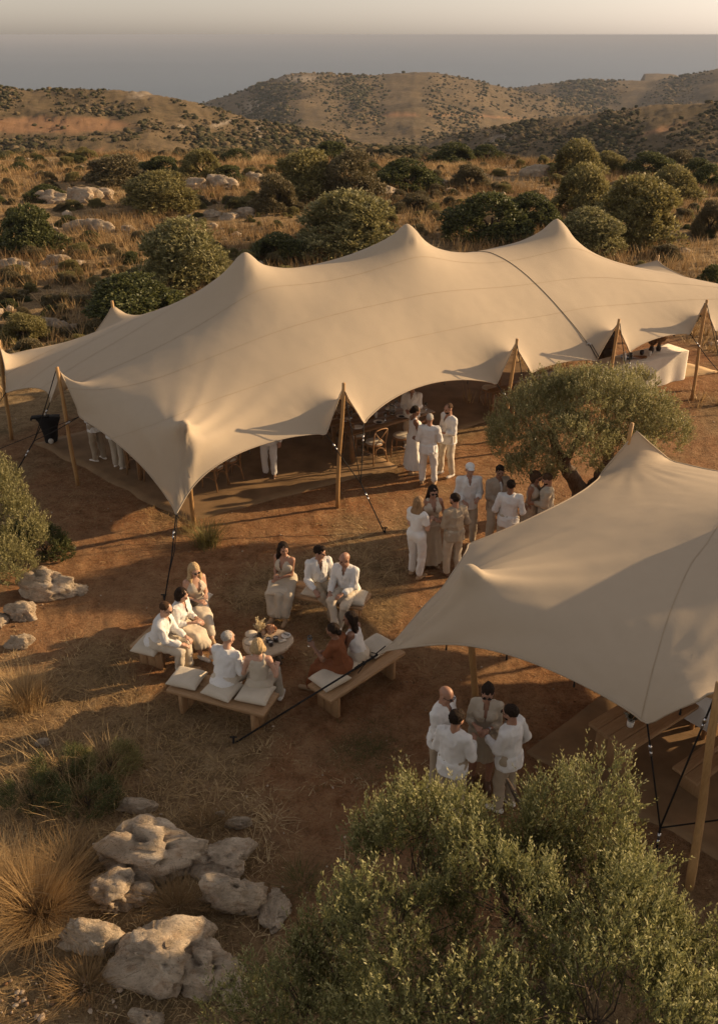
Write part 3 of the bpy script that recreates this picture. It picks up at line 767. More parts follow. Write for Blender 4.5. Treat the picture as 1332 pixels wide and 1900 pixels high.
mb = MB(); spray(mb, (0, 0, .08), 22, .24, .15, 4, .0045); mb.build('dried_stems', dry, v_, True)
def bloom_mesh(r, seed):
    rs = random.Random(seed); mb = MB()
    for k in range(60):
        th = math.acos(rs.uniform(-.2, 1)); ph = rs.uniform(0, 2*pi); d = Vector((sin(th)*cos(ph), sin(th)*sin(ph), cos(th)))
        c = d*r*.75; q = d.to_track_quat('Z', 'Y').to_matrix(); s_ = r*.42
        pts = [(-s_, -s_*.3, 0), (0, -s_*.8, .1*s_), (s_, -s_*.3, 0), (s_*.8, s_*.6, .35*s_), (0, s_*.9, .5*s_), (-s_*.8, s_*.6, .35*s_)]
        V = [Vector(x) for x in pts]; V = [q @ x+c for x in V]+[q @ Vector((0, 0, -.25*s_))+c]
        mb.add(V, (), [(6, a, (a+1) % 6) for a in range(6)])
    return mb.mesh('bloom', True)
p = on_table(503, 1172, TZ+.06)
tagp(link('dried_bloom', bloom_mesh(.10, 1), rose, None, p+Vector((0, 0, .03))), 'big dusty pink dried bloom standing over the dark cups', 'flower')
p = on_table(489, 1176, TZ+.05); tagp(link('dried_bloom', bloom_mesh(.055, 5), m_plain('peach_bloom', (.66, .47, .32), .9, .1, .2), None, p+Vector((0, 0, .02))), 'smaller peach dried bloom between the grasses and the big bloom', 'flower')
def cup(label, loc, m, r=.035, h=.08, name='cup', group=None, inner=None, cat='cup'):
    t = thing(name, label, cat, loc, 0, group)
    mb = MB(); mb.lathe((0, 0, 0), [(0, 0), (r*.8, 0), (r, h*.25), (r, h), (r*.9, h), (r*.88, h*.3), (0, h*.2)], 16); mb.build('body', m, t, True)
    if inner: mb = MB(); mb.lathe((0, 0, 0), [(0, h*.8), (r*.885, h*.8)], 16); mb.build('wax' if name == 'candle_jar' else 'liquid', inner, t, True)
    return t
wax = m_plain('candle_wax', (.62, .56, .48), .5, .3)
for (x, y, l) in ((498, 1192, 'left'), (503, 1198, 'nearest'), (512, 1190, 'right')):
    cup(f'black glass candle jar, {l} of the three below the pink bloom', on_table(x, y), MAT['darkcup'], .04, .085, 'candle_jar', 'black candle jars', wax, 'candle')
book = thing('menu_book', 'cream folded booklet lying beside the candle jars', 'booklet', on_table(524, 1190), .5)
mb = MB(); mb.box((0, 0, .012), (.13, .07, .022), bev=.004); mb.build('cover', MAT['cushion'], book)
pl = thing('plate', 'round cream plate with black tongs at the table\'s right edge', 'plate', on_table(531, 1180), 0)
mb = MB(); mb.lathe((0, 0, 0), [(0, .004), (.05, .004), (.075, .014), (.078, .016), (.05, 0), (0, 0)], 24); mb.build('dish', MAT['ceramic'], pl, True)
tg = thing('tongs', 'black serving tongs on the small plate', 'tongs', on_table(531, 1179)+Vector((0, 0, .018)), -.5)
mb = MB()
for s_ in (-1, 1): mb.tube([(-.06, 0, .006), (0, s_*.012, .006), (.06, s_*.014, .004)], .005, 6)
mb.build('arm', MAT['darkcup'], tg)
for i_, (x, y, r_, l) in enumerate([(466, 1177, .095, 'far'), (465, 1191, .10, 'near')]):
    q = thing('board', f'round wooden board leaning flat at the {l} left side of the low table', 'board', on_table(x, y), 0, 'round serving boards')
    mb = MB(); mb.lathe((0, 0, .004), [(0, 0), (r_, 0), (r_, .014), (0, .014)], 24); mb.build('disc', MAT['cushion'], q)

# --- dining chairs (cross back) and tables under the long tent
def make_chair():
    t = thing('dining_chair', 'x', 'chair')
    w2 = .21
    def leg(pts, r=.017): mb = MB(); mb.tube(pts, r, 7); mb.build('leg', MAT['chairwood'], t, True)
    for s_ in (-1, 1):
        leg([(s_*w2*.95, .19, .0), (s_*w2*.93, .18, .23), (s_*w2*.86, .17, .455)], [.014, .017, .019])
        leg([(s_*w2*1.0, -.24, .0), (s_*w2*.88, -.19, .25), (s_*w2*.84, -.18, .46), (s_*w2*.92, -.22, .70), (s_*w2*.85, -.25, .86)], [.014, .017, .018, .016, .015])
    mb = MB(); mb.tube([(s_, -.25, z) for s_, z in ((-.18, .86), (-.12, .885), (0, .895), (.12, .885), (.18, .86))], .017, 7); mb.build('top_rail', MAT['chairwood'], t, True)
    for s_ in (-1, 1):
        mb = MB(); mb.tube([(s_*.18, -.245, .84), (s_*.05, -.225+.006*s_, .68), (0, -.215+.006*s_, .63), (-s_*.16, -.19, .49)], [.010, .011, .011, .010], 6); mb.build('cross_slat', MAT['chairwood'], t, True)
    mb = MB(); mb.lathe((0, 0, 0), [(0, .445), (.20, .445), (.215, .455), (.215, .475), (.205, .485), (0, .485)], 20, 1, .98); mb.build('seat', MAT['chairwood'], t, True)
    mb = MB(); mb.lathe((0, .0, 0), [(0, .487), (.19, .488), (.205, .5), (.20, .52), (.14, .535), (0, .54)], 20, 1, .98); mb.build('seat_pad', MAT['cushion'], t, True)
    for s_ in (-1, 1):
        mb = MB(); mb.tube([(s_*.19, .17, .25), (s_*.195, 0, .30), (s_*.185, -.18, .25)], .009, 6); mb.build('stretcher', MAT['chairwood'], t, True)
    mb = MB(); mb.tube([(-.18, -.2, .28), (-.1, -.19, .38), (0, -.185, .41), (.1, -.19, .38), (.18, -.2, .28)], .009, 6); mb.build('brace', MAT['chairwood'], t, True)
    return t
ch0 = make_chair(); used = [0]
def chair(x, y, rz, label, z=None):
    o = ch0 if not used[0] else copy_tree(ch0); used[0] = 1
    o.location = (x, y, gz(x, y)+.04 if z is None else z); o.rotation_euler = (0, 0, rz); o['label'] = label; o['group'] = 'cross back chairs at the dining tables'
    return o
TAB = m_wood('table_top_wood', (.20, .105, .045), (.30, .17, .08), (1.2, 9, 9), .45)
GL = NT('clear_glass'); GL.color((.9, .92, .9)).rough(.05, .5); GL.b.inputs['Transmission Weight'].default_value = .9; GL.b.inputs['IOR'].default_value = 1.2; GLm = GL.m
def dining_table(label, c, rz, L=2.6, W=.95):
    t = thing('dining_table', label, 'table', (c[0], c[1], gz(*c)+.045), rz, 'dining tables under the long tent')
    for k in range(4):
        mb = MB(); mb.box((.004*(k % 2), (k-1.5)*W/4, .735), (L-.01*(k % 2), W/4-.004, .035), bev=.004); mb.build('plank', TAB, t)
    for a in (-1, 1):
        for b_ in (-1, 1):
            mb = MB(); mb.box((a*(L/2-.12), b_*(W/2-.12), .357), (.085, .085, .715), bev=.006); mb.build('leg', TAB, t)
    mb = MB(); mb.box((0, 0, .68), (L-.3, .06, .07)); mb.build('rail', TAB, t)
    return t
plate_me = MB().lathe((0, 0, 0), [(0, .006), (.085, .006), (.13, .018), (.135, .021), (.09, .0), (0, 0)], 28).mesh('dish', True)
food_me = MB().lathe((0, 0, 0), [(0, .028), (.05, .024), (.078, .009), (0, .008)], 14).mesh('food', True)
def set_plate(p, label, food=False):
    q = thing('plate', label, 'plate', p, 0, 'plates on the dining tables'); link('dish', plate_me, MAT['ceramic'], q)
    if food: link('napkin', food_me, MAT['darkcup'], q)
glass_me = MB().lathe((0, 0, 0), [(0, 0), (.032, 0), (.032, .004), (.005, .008), (.005, .075), (.03, .10), (.038, .13), (.034, .175), (.032, .175), (.036, .13), (.028, .104), (0, .08)], 16).mesh('bowl', True)
def set_glass(p, label):
    o = tagp(link('wine_glass', glass_me, GLm, None, p), label, 'glass', 'wine glasses on the dining tables')
dl = np.array([.84, .54]); dn = np.array([-.54, .84])
# front right table near the trio: its near edge is seen left of the woman in the long dress
tc1 = np.array(atz(725, 778, .78))[:2]
rz1 = atan2(dl[1], dl[0])+.05
DT1 = dining_table('set dining table between the second pole and the standing trio', tc1+dn*.25-dl*.1, rz1, 2.5, 1.0)
DT2 = dining_table('set dining table deeper in the tent, seen through the pole gap', tc1+dn*2.7-dl*1.2, rz1, 3.0, 1.0)
DT3 = dining_table('dining table under the low front corner, mostly hidden by the canopy', np.array([-4.2, 18.7]), rz1, 2.4)
DT4 = dining_table('dining table at the far right part of the tent', np.array([4.6, 21.9]), rz1+.02, 2.6)
c = np.array(DT1.location)[:2]
for k, (a, b_, f) in enumerate([(-.85, -.27, 0), (-.25, -.27, 1), (.4, -.27, 1), (.95, -.27, 0), (-.85, .27, 0), (-.2, .27, 0), (.45, .27, 0), (.95, .27, 0)]):
    p = c+dl*a+dn*b_
    set_plate((p[0], p[1], DT1.location.z+.754), 'cream plate %s of the trio\'s table' % ['at the left front corner', 'with black napkin, second at the left front', 'with black napkin, third at the front', 'at the right front corner', 'at the left back corner', 'second at the back', 'third at the back', 'at the right back corner'][k], f)
    q = p+dl*.2+dn*.05; set_glass((q[0], q[1], DT1.location.z+.7535), 'clear wine glass %s of the table beside the trio' % ['front left corner', 'front, left of centre', 'front, right of centre', 'front right corner', 'back left corner', 'back, left of centre', 'back, right of centre', 'back right corner'][k])
c = np.array(DT2.location)[:2]
for k, (a, b_) in enumerate([(-1.2, -.27), (-.6, -.27), (0, -.27), (.6, -.27), (1.2, -.27), (-1.2, .27), (-.5, .27), (.3, .27)]):
    p = c+dl*a+dn*b_; set_plate((p[0], p[1], DT2.location.z+.754), 'cream plate %s on the table seen through the pole gap' % ['first at the front', 'second at the front', 'third at the front', 'fourth at the front', 'fifth at the front', 'first at the back', 'second at the back', 'third at the back'][k])
jug = thing('glass_jug', 'clear glass jug in the middle of the table beside the trio', 'jug', (float((np.array(DT1.location)[:2]+dl*.3)[0]), float((np.array(DT1.location)[:2]+dl*.3)[1]), DT1.location.z+.754))
mb = MB(); mb.lathe((0, 0, 0), [(0, 0), (.06, 0), (.075, .08), (.06, .16), (.045, .2), (.055, .25), (.05, .25), (.04, .2), (.055, .15), (.07, .08), (.055, .01), (0, .01)], 20); mb.build('body', GLm, jug, True)
mb = MB(); mb.tube([(.055, 0, .22), (.10, 0, .2), (.105, 0, .12), (.072, 0, .08)], .007, 6); mb.build('handle', GLm, jug, True)
cup('pale tumbler left of the jug on the table beside the trio', (float((np.array(DT1.location)[:2]-dl*.15)[0]), float((np.array(DT1.location)[:2]-dl*.15)[1]), DT1.location.z+.754), MAT['ceramic'], .03, .16, 'tumbler')
def wpt(px, py, z=0): p = atz(px, py, z); return p.x, p.y
x, y = wpt(694, 858); chair(x, y, rz1+.05, 'cross back chair seen square from behind beside the hanging rope')
x, y = wpt(744, 846); chair(x, y, rz1+.6, 'cross back chair half hidden by the woman in the long dress')
x, y = wpt(661, 843); chair(x, y, rz1-1.45, 'cross back chair turned sideways just right of the second pole')
x, y = wpt(625, 800); chair(x, y, rz1-.9, 'dark cross back chair left of the second pole')
c = np.array(DT1.location)[:2]
for k, (a, b_, r_, l) in enumerate([(-.8, .85, pi, 'left'), (-.1, .85, pi, 'middle'), (.7, .85, pi, 'right')]):
    p = c+dl*a+dn*b_; chair(p[0], p[1], rz1+r_, f'cross back chair on the far side of the trio\'s table, {l} one')
c = np.array(DT2.location)[:2]
for k, (a, b_, r_, l) in enumerate([(-1.1, -.8, 0, 'first'), (-.4, -.8, .1, 'second'), (.35, -.8, -.1, 'third'), (1.05, -.8, 0, 'fourth')]):
    p = c+dl*a+dn*b_; chair(p[0], p[1], rz1+r_, f'cross back chair, {l} from the left along the deep table')
x, y = wpt(400, 905); chair(x, y, rz1+.4, 'cross back chair under the canopy edge right of the low corner')
x, y = wpt(425, 898); chair(x, y+.2, rz1+.1, 'cross back chair second right of the low corner')
x, y = wpt(262, 878); chair(x, y, rz1-1.0, 'cross back chair beside the two guests at the left opening')
x, y = wpt(287, 893); chair(x, y+.15, rz1-.6, 'cross back chair nearest the low corner, cut off by the canopy')
x, y = wpt(905, 755); chair(x, y, rz1+1.2, 'lone dark chair under the canopy above the olive tree')

# --- cloth covered bar at the right
q0 = np.array(atz(1130, 738, 0))[:2]; q1 = np.array(atz(1268, 702, 0))[:2]
def draped(label, a, b_, wid, h, m, seed, name='bar_table', toe=.01):
    a = np.array(a); b_ = np.array(b_); d = b_-a; L = np.linalg.norm(d); rz = atan2(d[1], d[0]); c = (a+b_)/2
    t = thing(name, label, 'table', (c[0], c[1], gz(*c)), rz)
    for sx in (-1, 1):
        for sy in (-1, 1): mb = MB(); mb.box((sx*(L/2-.15), sy*(wid/2-.1), h/2-.01), (.05, .05, h-.02)); mb.build('leg', MAT['chairwood'], t)
    mb = MB(); mb.box((0, 0, h-.02), (L-.04, wid-.04, .03)); mb.build('board', MAT['chairwood'], t)
    per = []
    n1, n2 = int(L/.05), int(wid/.05)
    for k in range(n1): per.append((-L/2+L*k/n1, -wid/2, 0, -1))
    for k in range(n2): per.append((L/2, -wid/2+wid*k/n2, 1, 0))
    for k in range(n1): per.append((L/2-L*k/n1, wid/2, 0, 1))
    for k in range(n2): per.append((-L/2, wid/2-wid*k/n2, -1, 0))
    R = len(per); V = []; rows = 14
    for r_ in range(rows+1):
        f = r_/rows
        for k, (x, y, nx, ny) in enumerate(per):
            arc = k*.05
            fo = .035*f**.7*(1+.7*vnoise(np.array([[arc*.7, seed, 0]]), 3)[0])*sin(arc*9+2.5*vnoise(np.array([[arc*.9, seed, 1]]), 5)[0])
            out_ = .012+.05*f*.6+fo
            V.append((x+nx*out_, y+ny*out_, h+.006-(h-toe)*f+(.012*sin(arc*3) if f > .98 else 0)))
    F = [(r_*R+k, r_*R+(k+1) % R, (r_+1)*R+(k+1) % R, (r_+1)*R+k) for r_ in range(rows) for k in range(R)]
    V.append((0, 0, h+.008)); cc = len(V)-1
    F3 = [(cc, (k+1) % R, k) for k in range(R)]
    cl = link('tablecloth', mesh_np('tablecloth', np.array(V), [np.array(F), np.array(F3)]), m, None, t.location, (0, 0, rz))
    return t, cl
BAR, cl = draped('long serving bar hidden under its pale cloth at the tent\'s right opening', q0+dn*.38, q1+dn*.38, .75, .86, MAT['cloth'], 3)
tagp(cl, 'pale draped cloth hanging to the ground over the serving bar', 'tablecloth')
bc = np.array(BAR.location)[:2]; brz = BAR.rotation_euler.z; bx = np.array([cos(brz), sin(brz)]); by = np.array([-sin(brz), cos(brz)])
def onbar(a, b_): p = bc+bx*a+by*b_; return (float(p[0]), float(p[1]), BAR.location.z+.872)
for k, (a, b_, r_, h, m, nm, lab) in enumerate([(-.75, -.05, .055, .26, MAT['ceramic'], 'bottle', 'white tapering bottle at the left end of the bar'), (-.35, .1, .05, .1, MAT['darkcup'], 'bowl', 'dark bowl near the middle of the bar'),
        (.18, -.12, .045, .13, MAT['ceramic'], 'cup', 'pale cup by the front edge of the bar'), (.05, .05, .06, .12, MAT['darkcup'], 'pot', 'black pot behind the pale cup on the bar'), (-1.0, .15, .05, .08, MAT['darkcup'], 'bowl', 'black bowl at the bar\'s far left end'), (-.1, -.2, .07, .05, MAT['chairwood'], 'bowl', 'brown wooden bowl at the bar\'s front')]):
    t = thing(nm, lab, nm, onbar(a, b_))
    pr = [(0, 0), (r_, 0), (r_*1.05, h*.5), (r_*.35, h*.82), (r_*.3, h), (0, h)] if nm == 'bottle' else [(0, 0), (r_*.7, 0), (r_, h*.4), (r_, h), (r_*.9, h), (r_*.8, h*.3), (0, h*.25)]
    mb = MB(); mb.lathe((0, 0, 0), pr, 18); mb.build('body', m, t, True)
for k, (a, b_, lab) in enumerate([(-.55, .05, 'stacked dark plates left of the middle of the bar'), (-.25, -.1, 'flat tray with food on the bar')]):
    q = thing('tray', lab, 'tray', onbar(a, b_)); mb = MB()
    for z in range(3 if k == 0 else 1): mb.lathe((0, 0, z*.018), [(0, .006), (.13, .006), (.16, .02), (.165, .02), (.13, 0), (0, 0)], 24)
    mb.build('dish', MAT['darkcup'] if k == 0 else MAT['chairwood'], q, True)
for k, (a, sd_, lab) in enumerate([(.72, 3, 'bushy brown dried flower arrangement at the right end of the bar'), (.42, 9, 'smaller dark dried arrangement beside the bushy one')]):
    q = thing('flower_vase', lab, 'vase', onbar(a, .05)); mb = MB(); mb.lathe((0, 0, 0), [(0, 0), (.06, 0), (.08, .08), (.05, .16), (.055, .18)], 16); mb.build('pot', MAT['darkcup'], q, True)
    mb = MB(); spray(mb, (0, 0, .15), 60, .38-.1*k, .24-.06*k, sd_, .007); mb.build('dried_stems', m_plain('dried_brown%d' % k, (.36-.14*k, .22-.1*k, .11-.05*k), .9, .1, .35), q, True)
# equipment inside on the left of the bar
spk = thing('loudspeaker', 'tall dark loudspeaker standing behind the third pole', 'speaker', tuple(atz(1128, 700, 0)+Vector((0.1, .9, 0))))
mb = MB(); mb.box((0, 0, .75), (.45, .4, 1.5), bev=.02); mb.build('cabinet', m_plain('brown_cabinet', (.05, .025, .015), .6), spk)
for z, r_ in ((.5, .16), (1.0, .12)):
    mb = MB(); mb.lathe((0, 0, 0), [(0, .0), (r_*.5, .015), (r_, .0), (r_, -.01)], 20); o = mb.build('cone', MAT['darkcup'], spk, True); o.location = (0, -.205, z); o.rotation_euler = (pi/2, 0, 0)

# black covered stand at the far left
q = on_ground(96, 822); st_ = thing('covered_stand', 'black cloth covered stand with a small round light, left of the tent', 'stand', q, .25)
st_.scale = (.82, .82, .9); mb = MB(); nn = 18; V = []
rowsz = [(.0, .17, .15), (.2, .19, .16), (.45, .22, .18), (.62, .27, .2), (.72, .33, .21), (.76, .35, .21), (.765, .0, 0)]
for z, rx, ry in rowsz:
    for j in range(nn):
        a = j/nn*2*pi; f = 1+.14*sin(a*5+z*6)+.06*sin(a*9)
        V.append((rx*cos(a)*f+.06*z, ry*sin(a)*f, z))
mb.add(V, [(i*nn+j, i*nn+(j+1) % nn, (i+1)*nn+(j+1) % nn, (i+1)*nn+j) for i in range(len(rowsz)-1) for j in range(nn)]); mb.build('cover', MAT['black'], st_, True)
mb = MB(); mb.box((-.18, -.02, .79), (.5, .2, .05), bev=.01); mb.tube([(-.42, -.05, .8), (-.44, -.1, .74)], .03, 6); mb.build('shelf', MAT['black'], st_)
mb = MB(); mb.lathe((0, 0, 0), [(0, .02), (.06, .02), (.075, .0), (.075, -.02)], 20); o = mb.build('lens', m_plain('milky_lens', (.5, .46, .40), .4), st_, True); o.location = (.02, -.21, .13); o.rotation_euler = (pi/2, 0, 0)

# table under the near tent
a = np.array(atz(1165, 1385, .62))[:2]
ca = (np.array(atz(1090, 1352, .62))[:2]+np.array(atz(1165, 1387, .62))[:2])/2
dd = np.array(atz(1300, 1300, .62))[:2]-np.array(atz(1165, 1387, .62))[:2]; dd /= np.linalg.norm(dd)
WT = thing('wooden_table', 'low plank table with block legs in the shade of the nearer tent', 'table', (float((ca+dd*1.2)[0]), float((ca+dd*1.2)[1]), gz(*ca)+.04), atan2(dd[1], dd[0]))
for k in range(4): mb = MB(); mb.box((.004*(k % 2), (k-1.5)*.17, .585), (2.4, .166, .06), bev=.006); mb.build('plank', MAT['oak'], WT)
for s_ in (-1, 1):
    for k in range(3): mb = MB(); mb.box((s_*(1.2-.18)+.004*(k % 2), (k-1)*.19, .275), (.09, .185, .55), bev=.006); mb.build('leg', MAT['oakleg'], WT)
bb = thing('bench', 'dark plank bench behind the shaded wooden table', 'bench', (float((ca+dd*1.5)[0])+.55, float((ca+dd*1.5)[1])-.75, gz(*ca)+.04), atan2(dd[1], dd[0]), None)
for k in range(2): mb = MB(); mb.box((.004*k, (k-.5)*.19, .41), (2.2, .186, .05), bev=.006); mb.build('plank', MAT['oak'], bb)
for s_ in (-1, 1): mb = MB(); mb.box((s_*.85, 0, .19), (.07, .34, .385), bev=.006); mb.build('leg', MAT['oakleg'], bb)
pt = thing('plant_pot', 'white pot with a dark leafy plant on the shaded wooden table', 'plant pot', atz(1168, 1347, .66))
mb = MB(); mb.lathe((0, 0, 0), [(0, 0), (.042, 0), (.048, .03), (.048, .10), (.043, .10), (.04, .08), (0, .08)], 18); mb.build('pot', m_plain('white_pot', (.72, .68, .62), .4), pt, True)
mb = MB(); rs = random.Random(3)
for k in range(30):
    a = rs.uniform(0, 2*pi); L = rs.uniform(.08, .17); e = Vector((L*cos(a)*.8, L*sin(a)*.8, .09+L*.7)); b0 = Vector((0, 0, .08)); m_ = (b0+e)/2+Vector((0, 0, .03)); s_ = Vector((-sin(a), cos(a), 0))*.014
    mb.add([b0, m_-s_, e, m_+s_], [(0, 1, 2, 3)])
mb.build('leaf', m_plain('dark_leaf', (.03, .035, .015), .6), pt); pt.children[-1]['kind'] = 'stuff'
SQ = np.array(atz(1292, 1345, .4))[:2]+np.array([.12, .2])
bn, cl = draped('white cloth covered side table behind the nearer tent\'s right pole', SQ-np.array([.1, .02]), SQ+np.array([.35, .2]), .42, .85, m_fabric('white_cloth', (.74, .71, .67), .04), 8, 'side_table', .34)
tagp(cl, 'white cloth hanging in the dark under the nearer tent', 'tablecloth')
# ------------------------------------------------------------------ people: smooth-blended solids turned into one surface
def smin(a, b, k):
    h = np.clip(k-np.abs(a-b), 0, None)/k; return np.minimum(a, b)-h*h*k*.25
class SDF:
    def __init__(s): s.p = []
    def cap(s, a, b, ra, rb=None, k=.03): s.p.append(('cap', np.array(a, float), np.array(b, float), ra, ra if rb is None else rb, k)); return s
    def ell(s, c, r, R=None, k=.03, sub=False): s.p.append(('sub' if sub else 'ell', np.array(c, float), np.array(r, float), None if R is None else np.array(R, float), 0, k)); return s
    def frus(s, a, b, ra, rb, k=.03): s.p.append(('fru', np.array(a, float), np.array(b, float), np.array(ra, float), np.array(rb, float), k)); return s
    def bounds(s):
        lo = []; hi = []
        for t in s.p:
            if t[0] == 'cap': r = max(t[3], t[4]); lo.append(np.minimum(t[1], t[2])-r); hi.append(np.maximum(t[1], t[2])+r)
            elif t[0] == 'ell': r = max(t[2]) if t[3] is not None else t[2]; lo.append(t[1]-r); hi.append(t[1]+r)
            elif t[0] == 'fru': r = np.array([*np.maximum(t[3], t[4]), .02]); lo.append(np.minimum(t[1], t[2])-r); hi.append(np.maximum(t[1], t[2])+r)
        return np.min(lo, 0), np.max(hi, 0)
    def mesh(s, h):
        lo, hi = s.bounds(); lo = lo-3.2*h; hi = hi+3.2*h
        n = np.ceil((hi-lo)/h).astype(int)+1
        f = np.full(n, .25, np.float32)
        ax = [lo[i]+h*np.arange(n[i]) for i in range(3)]
        for t in s.p:
            k = t[5]; m = k+.05
            if t[0] == 'cap': r = max(t[3], t[4]); l = np.minimum(t[1], t[2])-r-m; u = np.maximum(t[1], t[2])+r+m
            elif t[0] == 'fru': r = np.array([*np.maximum(t[3], t[4]), .0]); l = np.minimum(t[1], t[2])-r-m; u = np.maximum(t[1], t[2])+r+m
            else: r = max(t[2]) if t[3] is not None else t[2]; l = t[1]-r-m; u = t[1]+r+m
            i0 = np.clip(((l-lo)/h).astype(int), 0, n-1); i1 = np.clip(((u-lo)/h).astype(int)+2, 1, n)
            if np.any(i1 <= i0): continue
            X = ax[0][i0[0]:i1[0], None, None]; Y = ax[1][None, i0[1]:i1[1], None]; Z = ax[2][None, None, i0[2]:i1[2]]
            if t[0] == 'cap':
                a, b = t[1], t[2]; ab = b-a; L2 = max((ab*ab).sum(), 1e-9)
                tt = np.clip(((X-a[0])*ab[0]+(Y-a[1])*ab[1]+(Z-a[2])*ab[2])/L2, 0, 1)
                d = np.sqrt((X-a[0]-tt*ab[0])**2+(Y-a[1]-tt*ab[1])**2+(Z-a[2]-tt*ab[2])**2)-(t[3]+(t[4]-t[3])*tt)
            elif t[0] == 'fru':
                a, b = t[1], t[2]; tt = np.clip((Z-a[2])/(b[2]-a[2]), 0, 1)
                rx = t[3][0]+(t[4][0]-t[3][0])*tt; ry = t[3][1]+(t[4][1]-t[3][1])*tt
                cx = a[0]+(b[0]-a[0])*tt; cy = a[1]+(b[1]-a[1])*tt
                q = np.sqrt(((X-cx)/rx)**2+((Y-cy)/ry)**2); d1 = (q-1)*np.minimum(rx, ry)
                zl, zh = min(a[2], b[2]), max(a[2], b[2]); d2 = np.maximum(zl-Z, Z-zh); d = np.maximum(d1, d2)
            else:
                P = (X-t[1][0], Y-t[1][1], Z-t[1][2])
                if t[3] is not None:
                    R = t[3]; P = tuple(R[0, i]*P[0]+R[1, i]*P[1]+R[2, i]*P[2] for i in range(3))
                r = t[2]
                k0 = np.sqrt((P[0]/r[0])**2+(P[1]/r[1])**2+(P[2]/r[2])**2); k1 = np.sqrt((P[0]/r[0]**2)**2+(P[1]/r[1]**2)**2+(P[2]/r[2]**2)**2)
                d = k0*(k0-1)/(k1+1e-6)
            sl = tuple(slice(i0[i], i1[i]) for i in range(3))
            if t[0] == 'sub': f[sl] = -smin(-f[sl], d, k)
            else: f[sl] = smin(f[sl], np.minimum(d, .25), k)
        return surface_nets(f, lo, h)
def surface_nets(f, lo, h):
    s = f < 0; nx, ny, nz = f.shape
    c = np.zeros((nx-1, ny-1, nz-1), np.uint8)
    for a in (0, 1):
        for b in (0, 1):
            for g_ in (0, 1): c += s[a:nx-1+a, b:ny-1+b, g_:nz-1+g_]
    act = (c > 0) & (c < 8); ids = np.full(act.shape, -1, np.int64); I = np.argwhere(act); ids[act] = np.arange(len(I))
    cs = [(a, b, g_) for a in (0, 1) for b in (0, 1) for g_ in (0, 1)]
    vals = {q: f[I[:, 0]+q[0], I[:, 1]+q[1], I[:, 2]+q[2]] for q in cs}
    acc = np.zeros((len(I), 3)); cnt = np.zeros(len(I))
    for p in cs:
        for d in range(3):
            if p[d] == 1: continue
            q = list(p); q[d] = 1; q = tuple(q); va, vb = vals[p], vals[q]; m = (va < 0) != (vb < 0)
            t = va/(va-vb+1e-12)
            e = np.array(p, float)[None]+np.zeros((len(I), 1)); e[:, d] += t
            acc[m] += e[m]; cnt[m] += 1
    V = lo+(I+acc/cnt[:, None])*h
    Q = []
    for d in range(3):
        o1, o2 = [(1, 2), (2, 0), (0, 1)][d]
        sa = [slice(None)]*3; sb = [slice(None)]*3; sa[d] = slice(0, -1); sb[d] = slice(1, None)
        A = s[tuple(sa)]; B = s[tuple(sb)]; E = np.argwhere(A != B)
        E = E[(E[:, o1] > 0) & (E[:, o2] > 0) & (E[:, o1] < f.shape[o1]-1) & (E[:, o2] < f.shape[o2]-1)]
        flip = ~A[E[:, 0], E[:, 1], E[:, 2]]
        def cell(da, db):
            q = E.copy(); q[:, o1] -= da; q[:, o2] -= db; return ids[q[:, 0], q[:, 1], q[:, 2]]
        q = np.stack([cell(1, 1), cell(0, 1), cell(0, 0), cell(1, 0)], 1)
        q[flip] = q[flip][:, ::-1]; Q.append(q)
    return V, np.vstack(Q)
def vnorm(V, F):
    a = V[F[:, 0]]; n = np.cross(V[F[:, 1]]-a, V[F[:, 2]]-a); N = np.zeros_like(V)
    for k in range(F.shape[1]): np.add.at(N, F[:, k], n)
    return N/(np.linalg.norm(N, axis=1)[:, None]+1e-12)
def folds(V, F, amp, seed, sc=(9, 9, 4)):
    N = vnorm(V, F); P = V*np.array(sc)
    w1 = fbm(P+seed*3.1, 2, seed % 97); r = np.maximum(1-np.abs(w1)*2.2, -.28)
    return V+N*(amp*r)[:, None]
def skin_mat(name, c):
    t = NT(name); n = t.noise(14, 4, .6, t.coord())
    t.color(t.ramp(n, [(.3, tuple(q*.86 for q in c)), (.7, c)])).rough(.48, .4)
    t.b.inputs['Subsurface Weight'].default_value = .12; t.b.inputs['Subsurface Radius'].default_value = (.02, .008, .004); t.b.inputs['Subsurface Scale'].default_value = .5
    return t.m
SK = {'light': skin_mat('skin_light', (.52, .30, .20)), 'tan': skin_mat('skin_tan', (.38, .20, .125)), 'dark': skin_mat('skin_brown', (.24, .12, .07))}
def hair_mat(name, c, c2):
    t = NT(name); v = t.coord('Object', (60, 60, 6)); n = t.noise(1.2, 4, .7, v, .8)
    t.color(t.ramp(n, [(.3, c), (.7, c2)])).rough(.75, .12).bump(n, .9, .012); return t.m
HM = {'dark': hair_mat('hair_dark', (.010, .006, .004), (.035, .02, .012)), 'brown': hair_mat('hair_brown', (.04, .02, .01), (.11, .06, .03)), 'blonde': hair_mat('hair_blonde', (.30, .19, .09), (.58, .42, .23)),
      'ash': hair_mat('hair_ash_blonde', (.16, .09, .045), (.36, .23, .12)), 'grey': hair_mat('hair_grey', (.24, .21, .18), (.52, .48, .42))}
FB = {'white': m_fabric('linen_white', (.72, .69, .645), .07, 240, 6, .06), 'cream': m_fabric('linen_cream', (.56, .475, .365), .07, 240, 6, .05), 'beige': m_fabric('linen_beige', (.36, .285, .20), .08, 240, 6),
      'sand': m_fabric('linen_sand', (.46, .375, .275), .08, 240, 6), 'taupe': m_fabric('linen_taupe', (.34, .27, .20), .1, 240, 6), 'rust': m_fabric('rust_cotton', (.19, .068, .028), .12, 240, 6), 'oat': m_fabric('linen_oat', (.47, .40, .305), .07, 240, 6)}
